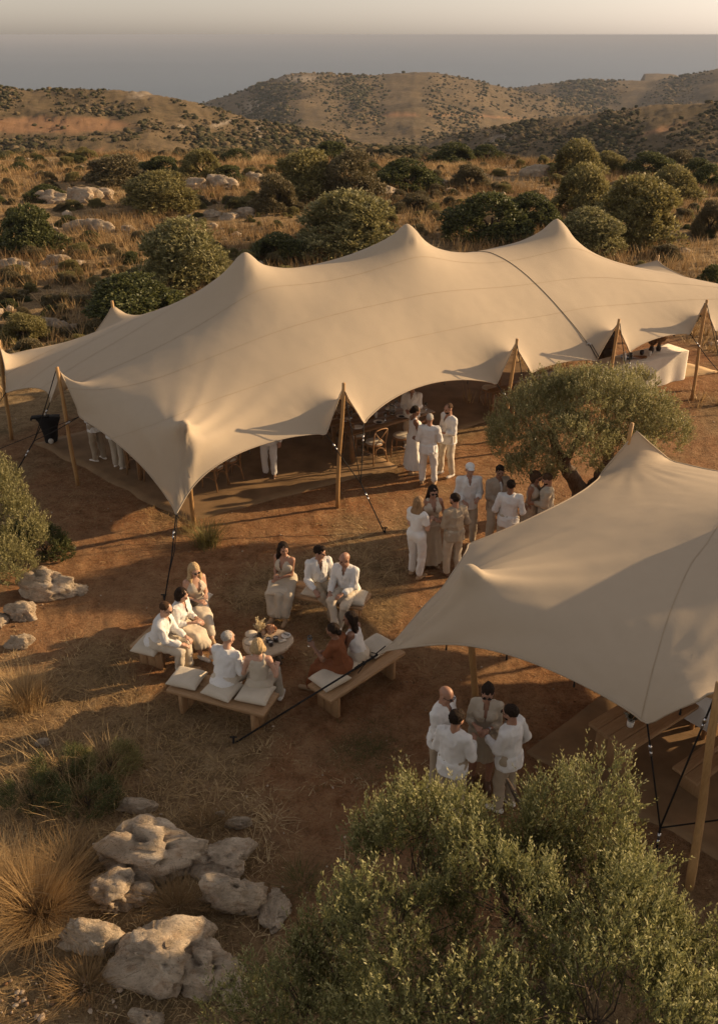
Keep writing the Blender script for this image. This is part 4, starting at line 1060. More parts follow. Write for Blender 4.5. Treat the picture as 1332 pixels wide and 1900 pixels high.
SHO = {'white': m_plain('white_canvas_shoe', (.66, .60, .52), .7, .2, .08), 'tan': m_plain('tan_suede_shoe', (.36, .24, .14), .8, .15, .15), 'brown': m_plain('brown_leather_shoe', (.14, .07, .035), .5, .4, .2)}
LENS = m_plain('dark_lens', (.008, .008, .009), .12, .6, .1); EYE = m_plain('eye_dark', (.02, .012, .01), .2, .5, .1); STEEL = MAT['metal']
eye_me = None
def rotm(fw, up):
    fw = np.array(fw, float); fw /= np.linalg.norm(fw); up = np.array(up, float); r = np.cross(fw, up); r /= np.linalg.norm(r); u = np.cross(r, fw); return np.stack([r, fw, u], 1)   # columns: right, fwd, up
def ik(a, t, l1, l2, pole_):
    a = np.array(a, float); t = np.array(t, float); d = t-a; L = np.linalg.norm(d); Lc = min(L, (l1+l2)*.995); t = a+d/L*Lc; L = Lc
    x = (l1*l1-l2*l2+L*L)/(2*L); y = sqrt(max(l1*l1-x*x, 0)); u = d/np.linalg.norm(d); p = np.array(pole_, float); p = p-(p@u)*u; p /= np.linalg.norm(p)+1e-9
    return a+u*x+p*y, t
def add_hand(parts, wrist, elbow, side, palm_n, curl=.5, fdir=None):
    w_ = np.array(wrist); f = w_-np.array(elbow); f /= np.linalg.norm(f)
    if fdir is not None: f = f*.4+np.array(fdir, float)*.8; f /= np.linalg.norm(f)
    n = np.array(palm_n, float); n = n-(n@f)*f; n /= np.linalg.norm(n)+1e-9; s = np.cross(f, n)*side     # towards the thumb
    H = SDF(); H.cap(w_-f*.04, w_+f*.015, .024, .023, .015)
    for q in (-.026, -.009, .009, .026): H.cap(w_+f*.02+s*q*.7, w_+f*.085+s*q, .0135, .0115, .012)
    for i, (q, L) in enumerate(((.027, .066), (.010, .076), (-.009, .072), (-.027, .056))):
        b = w_+f*.088+s*q; c1_ = curl*.8; c2_ = curl*1.9+.06*i
        k1 = b+(f*cos(c1_)+n*sin(c1_)+s*q*1.2)*L*.5; k2 = k1+(f*cos(c2_)+n*sin(c2_))*L*.5
        H.cap(b, k1, .0092, .0088, .005); H.cap(k1, k2, .0088, .0074, .005)
    b = w_+f*.03+s*.024; k1 = b+(f*.65+s*.6+n*.3)*.042; k2 = k1+(f*.8+s*.1+n*.5)*.032
    H.cap(b, k1, .0125, .0105, .01); H.cap(k1, k2, .010, .0082, .005)
    parts.append(H.mesh(.0067)); return w_+f*.09+n*.03, f, n
def put(parts):
    V = []; F = []; o = 0
    for v, f in parts: V.append(v); F.append(f+o); o += len(v)
    return np.vstack(V), np.vstack(F)
NP = [0]
def person(label, pos, rz, top='shirt', topc='white', bot='trousers', botc='cream', hair=('short', 'dark'), skin='tan', s=1.0, fem=False, sit=None, lean=.04, side=0., hyaw=0., hpitch=.12,
           lh=None, rh=None, lf=None, rf=None, lk=None, rk=None, glasses=False, hat=None, shoes='white', sleeve=1.0, open_=.5, hem=.55, curl=.55, group='wedding guests', beard=False, twist=0., kids=None, palm=None, roll=False):
    """forward is +Y, right is +X; sit: seat height. lh/rh: wrists, lf/rf: ankles, as (right, forward, up)"""
    NP[0] += 1; seed = NP[0]*7
    fs = .90 if fem else 1.0
    hipz = (.93*s if sit is None else sit+.085)
    up = np.array([sin(side), sin(lean), 1]); up /= np.linalg.norm(up)
    hip = np.array([0, 0, hipz]); tw = np.array([cos(twist), sin(twist), 0]); rt = tw
    fw = np.cross(up, rt); fw /= np.linalg.norm(fw); rt = np.cross(fw, up)
    T = lambda r, f, u: hip+rt*r*s+fw*f*s+up*u*s
    shw = .178*fs
    SL, SR = T(-shw, -.01, .435), T(shw, -.01, .435)
    Nk = T(0, -.015, .50)
    hu = np.array([0, 0, 1])*.75+up*.25; hu /= np.linalg.norm(hu)
    hf = np.array([-sin(hyaw), cos(hyaw), 0])*cos(hpitch)-np.array([0, 0, 1])*sin(hpitch)
    Hc = Nk+hu*.145*s+(fw*.025+hf*.015)*s
    HR = rotm(hf, hu)
    Lh = np.array(lh if lh is not None else (-.25, .06, hipz-.04)); Rh = np.array(rh if rh is not None else (.25, .06, hipz-.04))
    EL, Lh = ik(SL, Lh, .285*s, .25*s, (-.38, -.6, -1)); ER, Rh = ik(SR, Rh, .285*s, .25*s, (.38, -.6, -1))
    hw = .092 if not fem else .098
    HL, HRt = hip-rt*hw*s, hip+rt*hw*s
    if sit is None:
        La = np.array(lf if lf is not None else (-.10, .03, .085)); Ra = np.array(rf if rf is not None else (.11, -.03, .085))
    else:
        La = np.array(lf if lf is not None else (-.12, .48, .085)); Ra = np.array(rf if rf is not None else (.12, .46, .085))
    KL, La = ik(HL, La, .43*s, .42*s, lk or (-.12, 1, .25 if sit else .0)); KR, Ra = ik(HRt, Ra, .43*s, .42*s, rk or (.12, 1, .25 if sit else .0))
    a_ = .88 if fem else 1.0
    B = SDF()
    B.ell(T(0, 0, .33), (.150*fs, .105*a_, .175), rotm(fw, up)[:, [0, 1, 2]], .05); B.ell(T(0, .005, .13), (.128*fs, .095*a_, .16), rotm(fw, up), .05); B.ell(T(0, -.005, .0), (.160*(1.02 if fem else .98), .115, .12), rotm(fw, up), .05)
    B.cap(T(-.135*fs, -.01, .425), T(.135*fs, -.01, .425), .058*a_, k=.05); B.cap(T(0, -.02, .44), Hc-hu*.05*s, .058*a_, .050*a_, .035)
    if fem:
        for q in (-1, 1): B.ell(T(q*.07, .085, .315), (.062, .048, .062), None, .07)
    for S_, E_, W_ in ((SL, EL, Lh), (SR, ER, Rh)):
        B.cap(S_, E_, .050*a_, .037*a_, .035); B.cap(E_, E_*.75+W_*.25, .038*a_, .038*a_, .02); B.cap(E_, W_, .037*a_, .026*a_, .02)
    for H_, K_, A_ in ((HL, KL, La), (HRt, KR, Ra)):
        B.cap(H_, K_, .082, .055, .04); B.cap(K_, A_, .054, .037, .03)
        m_ = K_*.68+A_*.32; B.cap(m_, K_*.5+A_*.5, .055*a_, .046*a_, .03)
    parts = [B.mesh(.021)]
    # head
    Hh = SDF(); P = lambda x, y, z: Hc+HR@(np.array([x, y, z])*s)
    Hh.ell(P(0, -.012, .03), (.074, .094, .088), HR, .02); Hh.ell(P(0, .018, -.035), (.056, .068, .070), HR, .035); Hh.ell(P(0, .052, -.082), (.028, .026, .024), HR, .03)
    Hh.ell(P(0, .074, .032), (.052, .014, .018), HR, .015)
    Hh.cap(P(0, .082, .018), P(0, .104, -.018), .010, .014, .010); Hh.ell(P(0, .082, -.048), (.025, .013, .010), HR, .008); Hh.ell(P(0, .074, -.055), (.024, .014, .008), HR, .006)
    for q in (-1, 1):
        Hh.ell(P(q*.040, .050, -.025), (.026, .024, .026), HR, .02); Hh.ell(P(q*.031, .093, .012), (.017, .012, .011), HR, .008, sub=True); Hh.ell(P(q*.077, -.006, -.005), (.010, .020, .032), HR, .006)
    Hh.cap(P(0, -.02, -.05), Nk, .050*a_*s, .056*a_*s, .02)
    parts.append(Hh.mesh(.0093))
    pn = palm or ((.3, .1, -1), (-.3, .1, -1))
    hands = [add_hand(parts, Lh, EL, -1, pn[0], curl, None), add_hand(parts, Rh, ER, 1, pn[1], curl, None)]
    root = thing('person', label, 'person', (pos[0], pos[1], gz(pos[0], pos[1])+(pos[2] if len(pos) > 2 else 0)), rz, group)
    V, F = put(parts); link('body', mesh_np('body', V, F), SK[skin], root)
    for q in (-1, 1):
        e = MB(); c = P(q*.031, .083, .012); n_ = 8
        V = [c+.012*np.array([sin(a)*cos(b), sin(a)*sin(b), cos(a)]) for a in np.linspace(0, pi, 6) for b in np.arange(n_)/n_*2*pi]
        e.add(V, [(i*n_+j, (i+1)*n_+j, (i+1)*n_+(j+1) % n_, i*n_+(j+1) % n_) for i in range(5) for j in range(n_)]); e.build('eye', EYE, root, True)
    # hair
    kind, colr_ = hair
    if kind != 'bald':
        G_ = SDF(); 
        G_.ell(P(0, -.020, .038), (.081, .099, .087), HR, .02)
        face = (P(0, .118, -.028), (.085, .075, .098))
        if kind in ('long', 'longw', 'bob'):
            G_.ell(P(0, -.045, -.01), (.088, .078, .11), HR, .03)
            tw_ = Hc-np.array([0, 0, 1])*.0
            dn_ = np.array([0, 0, -1.0]); bk = HR@np.array([0, -1, 0]); bk[2] = 0; sd_ = HR@np.array([1, 0, 0]); sd_[2] = 0
            L = .07 if kind == 'bob' else (.30 if kind == 'long' else .27)
            for q in (-1, -.35, .35, 1):
                a0 = P(q*.062, -.045+abs(q)*.02, -.01); b0 = a0+dn_*L*.5+bk*(.045 if kind != 'bob' else .01)+sd_*q*.018; c0 = a0+dn_*(L+.02*sin(seed+q*5))+bk*(.05 if kind != 'bob' else 0)+sd_*q*.012
                if kind == 'longw' and abs(q) == 1: c0 = c0-bk*.10; b0 = b0-bk*.05+sd_*q*.01
                G_.cap(a0, b0, .040, .038, .03); G_.cap(b0, c0, .038, .016 if kind != 'bob' else .028, .03)
        if kind == 'bun': G_.ell(P(0, -.090, .070), (.036, .036, .034), HR, .012)
        if kind == 'low': G_.ell(P(0, -.108, -.02), (.046, .040, .040), HR, .015)
        if kind == 'quiff': G_.ell(P(0, .035, .105), (.062, .055, .035), HR, .02)
        if kind == 'curly': G_.ell(P(0, -.01, .07), (.088, .10, .072), HR, .02)
        G_.ell(*face, HR, .012, sub=True)
        for q in (-1, 1):
            if kind in ('short', 'quiff', 'bun', 'low', 'curly', 'crop'): G_.ell(P(q*.095, .02, -.055), (.045, .075, .05), HR, .01, sub=True)
        V, F = G_.mesh(.0105)
        N = vnorm(V, F); loc = (V-Hc)@HR
        am = {'curly': .009, 'short': .006, 'quiff': .007, 'crop': .003}.get(kind, .006)
        w_ = fbm(loc*np.array([55, 55, 12 if kind in ('long', 'longw', 'bob') else 45])+seed, 2, 5)
        V = V+N*(am*w_)[:, None]
        if kind == 'crop': V = V-N*.004
        link('hair', mesh_np('hair', V, F), HM[colr_], root)
    if beard:
        G_ = SDF(); G_.ell(P(0, .034, -.062), (.058, .060, .048), HR, .01); G_.ell(P(0, .10, -.045), (.03, .03, .014), HR, .006, sub=True)
        V, F = G_.mesh(.008); link('beard', mesh_np('beard', V, F), HM['dark'], root)
    if glasses:
        mb = MB()
        for q in (-1, 1):
            c = P(q*.033, .104, .012); Vv = [c+HR@np.array([.026*cos(a), .002-abs(cos(a))*.004*(1 if q*cos(a) > 0 else 0), .018*sin(a)]) for a in np.arange(12)/12*2*pi]
            Vb = [v-HR@np.array([0, .005, 0]) for v in Vv]
            mb.add(Vv+Vb, [(i, (i+1) % 12, 12+(i+1) % 12, 12+i) for i in range(12)], [(0, i, i+1) for i in range(1, 11)]+[(12, 12+i+1, 12+i) for i in range(1, 11)])
            mb.tube([P(q*.056, .10, .018), P(q*.079, .05, .018), P(q*.080, -.005, .012)], .003, 5)
        mb.tube([P(-.01, .108, .018), P(.01, .108, .018)], .003, 5)
        mb.build('sunglasses' if glasses is True else 'glasses', LENS, root)
    if hat == 'cap':
        G_ = SDF(); G_.ell(P(0, -.012, .060), (.088, .104, .078), HR, .02); G_.ell(P(0, -.01, -.06), (.14, .16, .095), HR, .004, sub=True)
        G_.ell(P(0, .115, .040), (.066, .060, .012), HR, .012); V, F = G_.mesh(.009); link('cap', mesh_np('cap', V, F), FB['white'], root)
    # clothes
    def cloth(nm, S_, m, h=.0135, amp=.006, sc=(9, 9, 4), cut=None):
        V, F = S_.mesh(h)
        V = folds(V, F, amp*1.9, seed, sc)
        if cut is not None:
            keep = ~cut(V[F].mean(1)); F = F[keep]
            u_ = np.unique(F); mp_ = np.full(len(V), -1); mp_[u_] = np.arange(len(u_)); V = V[u_]; F = mp_[F]
        return link(nm, mesh_np(nm, V, F), m, root)
    def tor(p): d = p-hip; return d@rt/s, d@fw/s, d@up/s
    R3 = rotm(fw, up)
    if top in ('shirt', 'blouse', 'jacket', 'tee', 'dress_s'):
        g_ = .020 if not top == 'jacket' else .030
        S_ = SDF(); e = g_
        S_.ell(T(0, 0, .33), (.150*fs+e, .105*a_+e+.006, .18), R3, .06); S_.ell(T(0, .005, .13), (.138*fs+e+.006, .10*a_+e+.012, .18), R3, .06)
        low = -.02 if top in ('shirt', 'blouse') else -.06
        S_.ell(T(0, .0, low), (.168*(1.04 if fem else 1)+e*.6, .122+e*.7, .115), R3, .05)
        S_.cap(T(-.12*fs, -.012, .425), T(.12*fs, -.012, .425), .052*a_+e*.4, k=.06)
        if sit is None: S_.frus(T(0, 0, .06), T(0, 0, -.13 if top != 'jacket' else -.16), (.186*(1.03 if fem else 1), .150), (.204, .168), .03)
        else: S_.ell(T(0, -.02, -.03), (.20, .165, .11), R3, .05)
        for c_ in (-1, 1): S_.cap(T(c_*.03, -.045, .485), T(c_*.045, .0, .478), .020, .016, .012)
        if fem:
            for q in (-1, 1): S_.ell(T(q*.07, .085, .315), (.06+e*.7, .055+e*.6, .065), None, .05)
        for S0, E0, W0 in ((SL, EL, Lh), (SR, ER, Rh)):
            S_.cap(S0, E0, .054*a_+e*.3, .045*a_+e*.5, .04)
            fr = .1 if top == 'tee' else sleeve
            if sleeve <= 0: S_.p.pop()
            else: 
                W1 = E0+(W0-E0)*max(fr-.12, .05); S_.cap(E0, W1, .046*a_+e*.45, (.040 if fr > .8 else .043)*a_+e*.3, .03)
                if roll: S_.cap(W1, W1+(W0-E0)*.06, .046*a_+e*.4, k=.008)
        vv = open_
        def cut(c):
            x, y, z = tor(c); up_ = .50; ap = up_-.02-.22*vv
            return (y > .02) & (z > ap) & (z < .58) & (np.abs(x) < .004+.036*(z-ap)/(up_-ap)) | ((z > .478) & (np.hypot(x, y+.015) < .048))
        mt = FB[topc]
        cloth('jacket' if top == 'jacket' else ('blouse' if top == 'blouse' else ('dress_top' if top == 'dress_s' else 'shirt')), S_, mt, .0135, .0065, (10, 10, 6), cut)
        if top == 'jacket':
            mb = MB()
        if top in ('shirt', 'blouse') and vv > 0:
            # placket and buttons down the front
            for kz in (.10, .17, .24):
                pass
    elif top in ('vest', 'tank', 'wrap'):
        e = .016; S_ = SDF()
        S_.ell(T(0, 0, .31), (.148*fs+e*.6, .105*a_+e, .165), R3, .05); S_.ell(T(0, .005, .13), (.136*fs+e*.8, .098*a_+e+.008, .17), R3, .05); S_.ell(T(0, 0, -.01), (.168+e*.5, .122+e*.7, .11), R3, .05)
        if fem:
            for q in (-1, 1): S_.ell(T(q*.07, .085, .315), (.07+e*.6, .050+e*.6, .066), None, .09)
        for q in (-1, 1): S_.cap(T(q*.085, .055, .40), T(q*.085, -.0, .482), .022, .020, .03); S_.cap(T(q*.085, -.0, .482), T(q*.085, -.07, .40), .020, .022, .03)
        if top == 'wrap': S_.cap(SL, EL*.55+SL*.45, .062, .058, .03); S_.cap(SR, ER*.55+SR*.45, .062, .058, .03); S_.cap(T(-.13, -.012, .43), T(.13, -.012, .43), .07, k=.04)
        def cut(c):
            x, y, z = tor(c); ap = .47-.26*open_
            return (y > .02) & (z > ap) & (np.abs(x) < .010+.055*(z-ap)/(.2))
        cloth('top', S_, FB[topc], .0155, .006, (9, 9, 5), cut)
    W = lambda f_: (f_)
    if bot == 'trousers':
        S_ = SDF(); S_.ell(T(0, 0, .05), (.150*fs+.012, .108+.012, .10), R3, .05); S_.ell(T(0, -.005, -.01), (.172, .128, .125), R3, .05)
        for H_, K_, A_ in ((HL, KL, La), (HRt, KR, Ra)):
            S_.cap(H_, K_, .100, .076, .045); S_.cap(K_, K_+(A_-K_)*.9, .074, .062 if botc != 'wide' else .08, .02)
        cloth('trousers', S_, FB[botc], .0175, .0065, (9, 9, 5))
    elif bot == 'skirt':      # long skirt, standing
        S_ = SDF(); z1 = hem*0+ (hem if hem < .9 else .1)
        S_.ell(T(0, 0, .06), (.135, .105, .09), R3, .04); S_.ell(T(0, 0, -.02), (.172, .13, .12), R3, .04)
        cx = (La[0]+Ra[0])/2; cy = (La[1]+Ra[1])/2
        S_.frus((0, 0, hipz-.05), (cx*.8, cy*.6, z1), (.168, .128), (.20+.10*(.6-min(z1, .6)), .16+.10*(.6-min(z1, .6))), .05)
        V, F = S_.mesh(.0165); N = vnorm(V, F); th = np.arctan2(V[:, 1]-cy, V[:, 0]-cx); t_ = np.clip((hipz-V[:, 2])/(hipz-z1), 0, 1)
        pl_ = np.sin(th*11+2*vnoise(np.stack([th*2, V[:, 2]*2, th*0], -1), seed))*.014*t_+np.sin(th*5+seed)*.018*t_**2
        N[:, 2] *= .1; V = V+N*pl_[:, None]; V = folds(V, F, .003, seed)
        link('skirt', mesh_np('skirt', V, F), FB[botc], root)
    elif bot == 'sitskirt':   # long skirt, seated
        S_ = SDF(); S_.ell(T(0, 0, .05), (.14, .11, .09), R3, .05); S_.ell(T(0, 0, -.01), (.180, .15, .115), R3, .05)
        f_ = hem
        for H_, K_, A_ in ((HL, KL, La), (HRt, KR, Ra)):
            S_.cap(H_, K_, .094, .072, .05); S_.cap(K_, K_+(A_-K_)*f_, .072, .070, .04)
        S_.cap((HL+HRt)/2, (KL+KR)/2, .08, .065, .06); m0 = (KL+KR)/2; m1 = m0+((La+Ra)/2-m0)*f_; S_.cap(m0, m1, .065, .085, .06)
        q = (KL+KR)/2; S_.cap(q*.6+hip*.4-np.array([0, 0, .05]), m1+np.array([0, -.06, .05]), .05, .045, .06)
        V, F = S_.mesh(.017); N = vnorm(V, F); t_ = np.clip((KL[2]-V[:, 2])/(KL[2]+.01), 0, 1); th = np.arctan2(V[:, 1]-m1[1], V[:, 0]-m1[0])
        V = V+N*(np.sin(th*9+2*vnoise(V*3, seed))*.012*t_)[:, None]; V = folds(V, F, .007, seed, (8, 8, 6))
        link('skirt', mesh_np('skirt', V, F), FB[botc], root)
    # shoes
    for q, A_, K_ in ((-1, La, KL), (1, Ra, KR)):
        d = np.array([q*.18, 1.0, 0]); d /= np.linalg.norm(d)
        sh = A_-K_; sh /= np.linalg.norm(sh)
        if sit is not None:
            d = d+np.array([0, sh[1]*.3, 0]); tip_ = -.35 if A_[2] > .12 else 0; d[2] = tip_; 
            if A_[2] > .12: hx = np.array([A_[0]-K_[0], 0, 0]); d = d+hx*1.2
            d /= np.linalg.norm(d)
        o_ = A_+np.array([0, 0, -.045]); S_ = SDF()
        S_.cap(o_-d*.045, o_+d*.02, .036, .038, .02); S_.cap(o_+d*.02, o_+d*.15, .038, .030, .025); S_.cap(A_, A_-d*.01+np.array([0, 0, -.03]), .040, .042, .02)
        S_.cap(o_+d*.10-np.array([0, 0, .008]), o_+d*.165-np.array([0, 0, .008]), .034, .024, .02)
        V, F = S_.mesh(.0135); V[:, 2] = np.where(A_[2] < .12, np.maximum(V[:, 2], .006), V[:, 2])
        link('shoe', mesh_np('shoe', V, F), SHO[shoes], root)
    if kids: kids(root, dict(P=P, T=T, L=Lh, R=Rh, hands=hands, EL=EL, ER=ER))
    return root
def gp(px, py): q = on_ground(px, py); return (q.x, q.y)
def face_to(p, q): return atan2(-(q[0]-p[0]), q[1]-p[1])
def held(root, pt, name, label, m, r=.03, h=.08, cat='cup'):
    M_ = Matrix.Translation(root.location) @ Matrix.Rotation(root.rotation_euler.z, 4, 'Z'); q = M_ @ Vector(pt)
    return cup(label, (q.x, q.y, q.z-h*.5), m, r, h, name, None, None, cat)

fold_ = dict(lh=(-.06, .24, 1.10), rh=(.08, .25, 1.08))
# trio by the tent opening
person('woman in a long sleeveless white dress facing right beside the set dining table', gp(764, 878), radians(-75), 'tank', 'white', 'skirt', 'white', ('low', 'dark'), 'dark', .96, True, lh=(-.10, .26, 1.2), rh=(.06, .27, 1.16), hem=.16, shoes='tan', lf=(-.08, .1, .085), rf=(.1, -.05, .085))
person('grey haired man in white shirt and white trousers seen from behind near the dining table', gp(792, 898), radians(-8), 'shirt', 'white', 'trousers', 'white', ('crop', 'grey'), 'tan', .98, lh=(-.16, .26, 1.12), rh=(.18, .24, 1.10), hpitch=.05, sleeve=.55, lf=(-.12, .0, .085), rf=(.16, -.02, .085), shoes='tan')
person('bearded man in white shirt and beige trousers facing the woman in the long dress', gp(828, 882), radians(125), 'shirt', 'white', 'trousers', 'cream', ('crop', 'brown'), 'tan', 1.03, lh=(-.10, .27, 1.14), rh=(.10, .24, 1.12), hpitch=.2, sleeve=.7, lf=(-.13, -.05, .085), rf=(.14, .06, .085), shoes='white', beard=True)
person('guest in a white shirt standing in the tent\'s shade behind the dining plates', (1.25, 19.7), radians(170), 'shirt', 'white', 'trousers', 'sand', ('short', 'dark'), 'tan', 1.0, lh=(-.08, .25, 1.1), rh=(.1, .25, 1.05), lean=.1)
# first standing group
c1_ = gp(805, 1060)
person('long haired woman in white top and wide white trousers seen from behind on the left', gp(770, 1070), radians(-40), 'wrap', 'white', 'trousers', 'white', ('long', 'ash'), 'light', .97, True, lh=(-.10, .25, 1.1), rh=(.12, .26, 1.12), hyaw=.1, sleeve=.2, shoes='tan')
person('woman in sunglasses with white crop top and long beige skirt facing the camera', gp(796, 1048), radians(192), 'tank', 'cream', 'skirt', 'sand', ('long', 'dark'), 'tan', 1.0, True, lh=(-.27, .08, .92), rh=(.05, .22, 1.12), hem=.09, glasses=True, open_=.7, shoes='tan', hpitch=.2)
person('dark haired man in a beige short sleeved shirt seen from behind', gp(838, 1068), radians(28), 'shirt', 'beige', 'trousers', 'oat', ('short', 'dark'), 'tan', 1.0, lh=(-.10, .27, 1.08), rh=(.2, .2, 1.0), sleeve=.45, hyaw=.25, shoes='brown', beard=True)
person('man in a white cap and open white shirt standing behind the first group', gp(862, 1008), radians(183), 'shirt', 'white', 'trousers', 'sand', ('crop', 'grey'), 'tan', 1.03, lh=(-.14, .26, 1.12), rh=(.12, .24, 1.05), hat='cap', hpitch=-.12, sleeve=.75, shoes='tan', roll=True, lf=(-.14, .05, .085), rf=(.12, -.06, .085))
# second standing group
def shirt_front(root, k):
    T = k['T']; S_ = SDF(); S_.ell(T(0, .055, .30), (.055, .085, .17), None, .03); S_.ell(T(0, .055, .10), (.06, .085, .16), None, .03); V, F = S_.mesh(.014); link('shirt', mesh_np('shirt', V, F), FB['white'], root)
person('man in an open beige jacket over a white shirt, rear of the right group', gp(914, 1010), radians(200), 'jacket', 'taupe', 'trousers', 'sand', ('quiff', 'dark'), 'dark', 1.02, lh=(-.06, .24, 1.05), rh=(.08, .25, 1.07), hyaw=-.3, open_=1.5, shoes='white', lf=(-.12, .04, .085), rf=(.22, .18, .085), kids=shirt_front)
person('man in a loose white shirt seen from behind in front of the beige jacket', gp(935, 1040), radians(-10), 'shirt', 'white', 'trousers', 'sand', ('short', 'dark'), 'dark', 1.0, lh=(-.20, .24, 1.05), rh=(.22, .2, 1.05), sleeve=.6, shoes='tan')
person('woman in a cream wrap dress with brown shoulder hair by the olive trunk', gp(977, 1014), radians(235), 'tank', 'cream', 'skirt', 'cream', ('bob', 'brown'), 'tan', .97, True, lh=(-.05, .26, 1.02), rh=(.09, .25, 1.05), glasses=True, hem=.42, open_=.6, shoes='tan', hpitch=.35)
person('man in a white shirt looking down beside the woman in the cream wrap dress', gp(1004, 1022), radians(80), 'shirt', 'oat', 'trousers', 'beige', ('short', 'brown'), 'tan', .98, lh=(-.02, .28, 1.05), rh=(.10, .25, 1.0), hpitch=.5, sleeve=.6, shoes='brown', beard=True, roll=True)
# near group by the pole
def p22k(root, k): held(root, k['hands'][1][0], 'paper_cup', 'white cup in the bald man\'s hand, half hidden by the curly haired man', MAT['ceramic'], .032, .085)
person('bald man in sunglasses and white shirt, left of the nearest standing group', gp(812, 1462), radians(232), 'shirt', 'white', 'trousers', 'beige', ('bald', ''), 'tan', 1.02, lh=(-.02, .30, 1.12), rh=(.06, .27, 1.06), glasses=True, sleeve=.4, roll=True, hpitch=.28, open_=.6, kids=p22k)
person('curly haired man in a long white shirt seen from behind in the nearest group', gp(832, 1512), radians(-30), 'shirt', 'white', 'trousers', 'beige', ('curly', 'dark'), 'tan', .99, lh=(-.12, .24, 1.12), rh=(.16, .26, 1.12), sleeve=.95, hyaw=-.3, beard=True)
def watch(root, k):
    mb = MB(); w_ = k['L']; e = k['EL']; d = (e-w_)/np.linalg.norm(e-w_); c = w_+d*.03; R = rotm(d, (0, 0, 1)); pts = [c+R@np.array([.03*cos(a), 0, .03*sin(a)]) for a in np.linspace(0, 2*pi, 11)]; mb.tube(pts, .006, 5, cap=False); mb.tube([pts[2]+(pts[2]-c)*.1, pts[2]+(pts[2]-c)*.35], .017, 10); mb.build('watch', STEEL, root)
person('woman in sunglasses and a knee length cream shirt dress, hands together', gp(890, 1452), radians(168), 'shirt', 'oat', 'skirt', 'oat', ('bun', 'dark'), 'tan', 1.0, True, lh=(-.04, .25, 1.14), rh=(.10, .24, 1.17), glasses=True, hem=.50, open_=.9, sleeve=.5, shoes='brown', hpitch=.3, kids=watch)
person('dark bearded man in an untucked white shirt, right of the nearest group', gp(934, 1500), radians(50), 'shirt', 'white', 'trousers', 'beige', ('short', 'dark'), 'tan', 1.0, lh=(-.08, .30, 1.10), rh=(.25, .06, .90), sleeve=.95, glasses=True, hpitch=.2, beard=True)

# seated people: pos = seat point
def seat(px, py): q = atz(px, py, BH+.1); return (q.x, q.y)
SH = BH+.045
fC = np.array([ctr[0], ctr[1]])
rb1 = B1.rotation_euler.z; rb2 = B2.rotation_euler.z; rb3 = B3.rotation_euler.z; rb4 = B4.rotation_euler.z
person('grey haired man in a white shirt sitting on the front bench, seen from behind', seat(416, 1262), face_to(seat(416, 1262), fC)*.6+rb1*.4-.05, 'shirt', 'white', 'trousers', 'cream', ('crop', 'grey'), 'light', 1.02, sit=SH, lean=.30, lh=(-.10, .38, .72), rh=(.12, .36, .70), hpitch=.1, hyaw=-.35, lf=(-.14, .50, .085), rf=(.16, .42, .085), sleeve=.9)
person('woman with wavy blonde bob in a beige vest sitting on the front bench, from behind', seat(482, 1268), -.02, 'vest', 'oat', 'trousers', 'oat', ('bob', 'blonde'), 'light', .97, True, sit=SH, lean=.10, lh=(-.20, .28, .70), rh=(.24, .22, .72), hyaw=.05, lf=(-.10, .45, .085), rf=(.25, .34, .085))
def wine(root, k): 
    M_ = Matrix.Translation(root.location) @ Matrix.Rotation(root.rotation_euler.z, 4, 'Z'); q = M_ @ Vector(k['hands'][0][0]); tagp(link('wine_glass', glass_me, GLm, None, q-Vector((0, 0, .06))), 'wine glass in the hand of the woman in the rust brown dress', 'glass')
pz = seat(636, 1238)
person('woman in a rust brown off shoulder dress sitting on the roped bench with a glass', pz, face_to(pz, fC)+.15, 'wrap', 'rust', 'sitskirt', 'rust', ('low', 'dark'), 'dark', .96, True, sit=SH, lean=.28, lh=(-.12, .42, .86), rh=(.05, .36, .68), hem=.88, lf=(-.10, .52, .085), rf=(.08, .45, .085), shoes='tan', hpitch=.1, kids=wine)
pz = seat(666, 1214)
person('woman with long dark hair in a white tank top sitting on the roped bench', pz, face_to(pz, fC)-.05, 'tank', 'white', 'sitskirt', 'cream', ('long', 'dark'), 'dark', .98, True, sit=SH, lean=.24, lh=(-.1, .38, .68), rh=(.1, .34, .68), hem=.8, hyaw=.45, lf=(-.05, .5, .085), rf=(.1, .46, .085))
# back bench
person('woman with long dark hair in a cream sleeveless dress on the back bench', seat(532, 1074), radians(158), 'tank', 'oat', 'sitskirt', 'oat', ('long', 'dark'), 'tan', .97, True, sit=SH, lean=.12, lh=(-.02, .30, .74), rh=(.06, .28, .78), hem=.80, hyaw=.75, lf=(-.20, .50, .085), rf=(.02, .56, .085), shoes='tan', open_=.7, lk=(-.5, 1, .35), rk=(.4, 1, .35))
person('dark haired man in an open white shirt with crossed legs on the back bench', seat(590, 1082), radians(200), 'shirt', 'white', 'trousers', 'beige', ('quiff', 'dark'), 'tan', 1.0, sit=SH, lean=.18, lh=(-.20, .32, .68), rh=(.17, .36, .64), hyaw=.75, lf=(-.08, .42, .085), rf=(-.16, .56, .19), rk=(.3, 1, .5), lk=(-.15, 1, .25), open_=.6, sleeve=.9, shoes='tan')
person('bald man in a white shirt and cream trousers with crossed legs on the back bench', seat(646, 1094), radians(158), 'shirt', 'white', 'trousers', 'cream', ('bald', ''), 'tan', 1.02, sit=SH, lean=.22, lh=(-.05, .36, .68), rh=(.17, .38, .66), hyaw=-.45, lf=(-.02, .44, .085), rf=(-.02, .60, .20), rk=(.25, 1, .5), lk=(-.15, 1, .25), open_=.45, sleeve=.9, hpitch=.18)
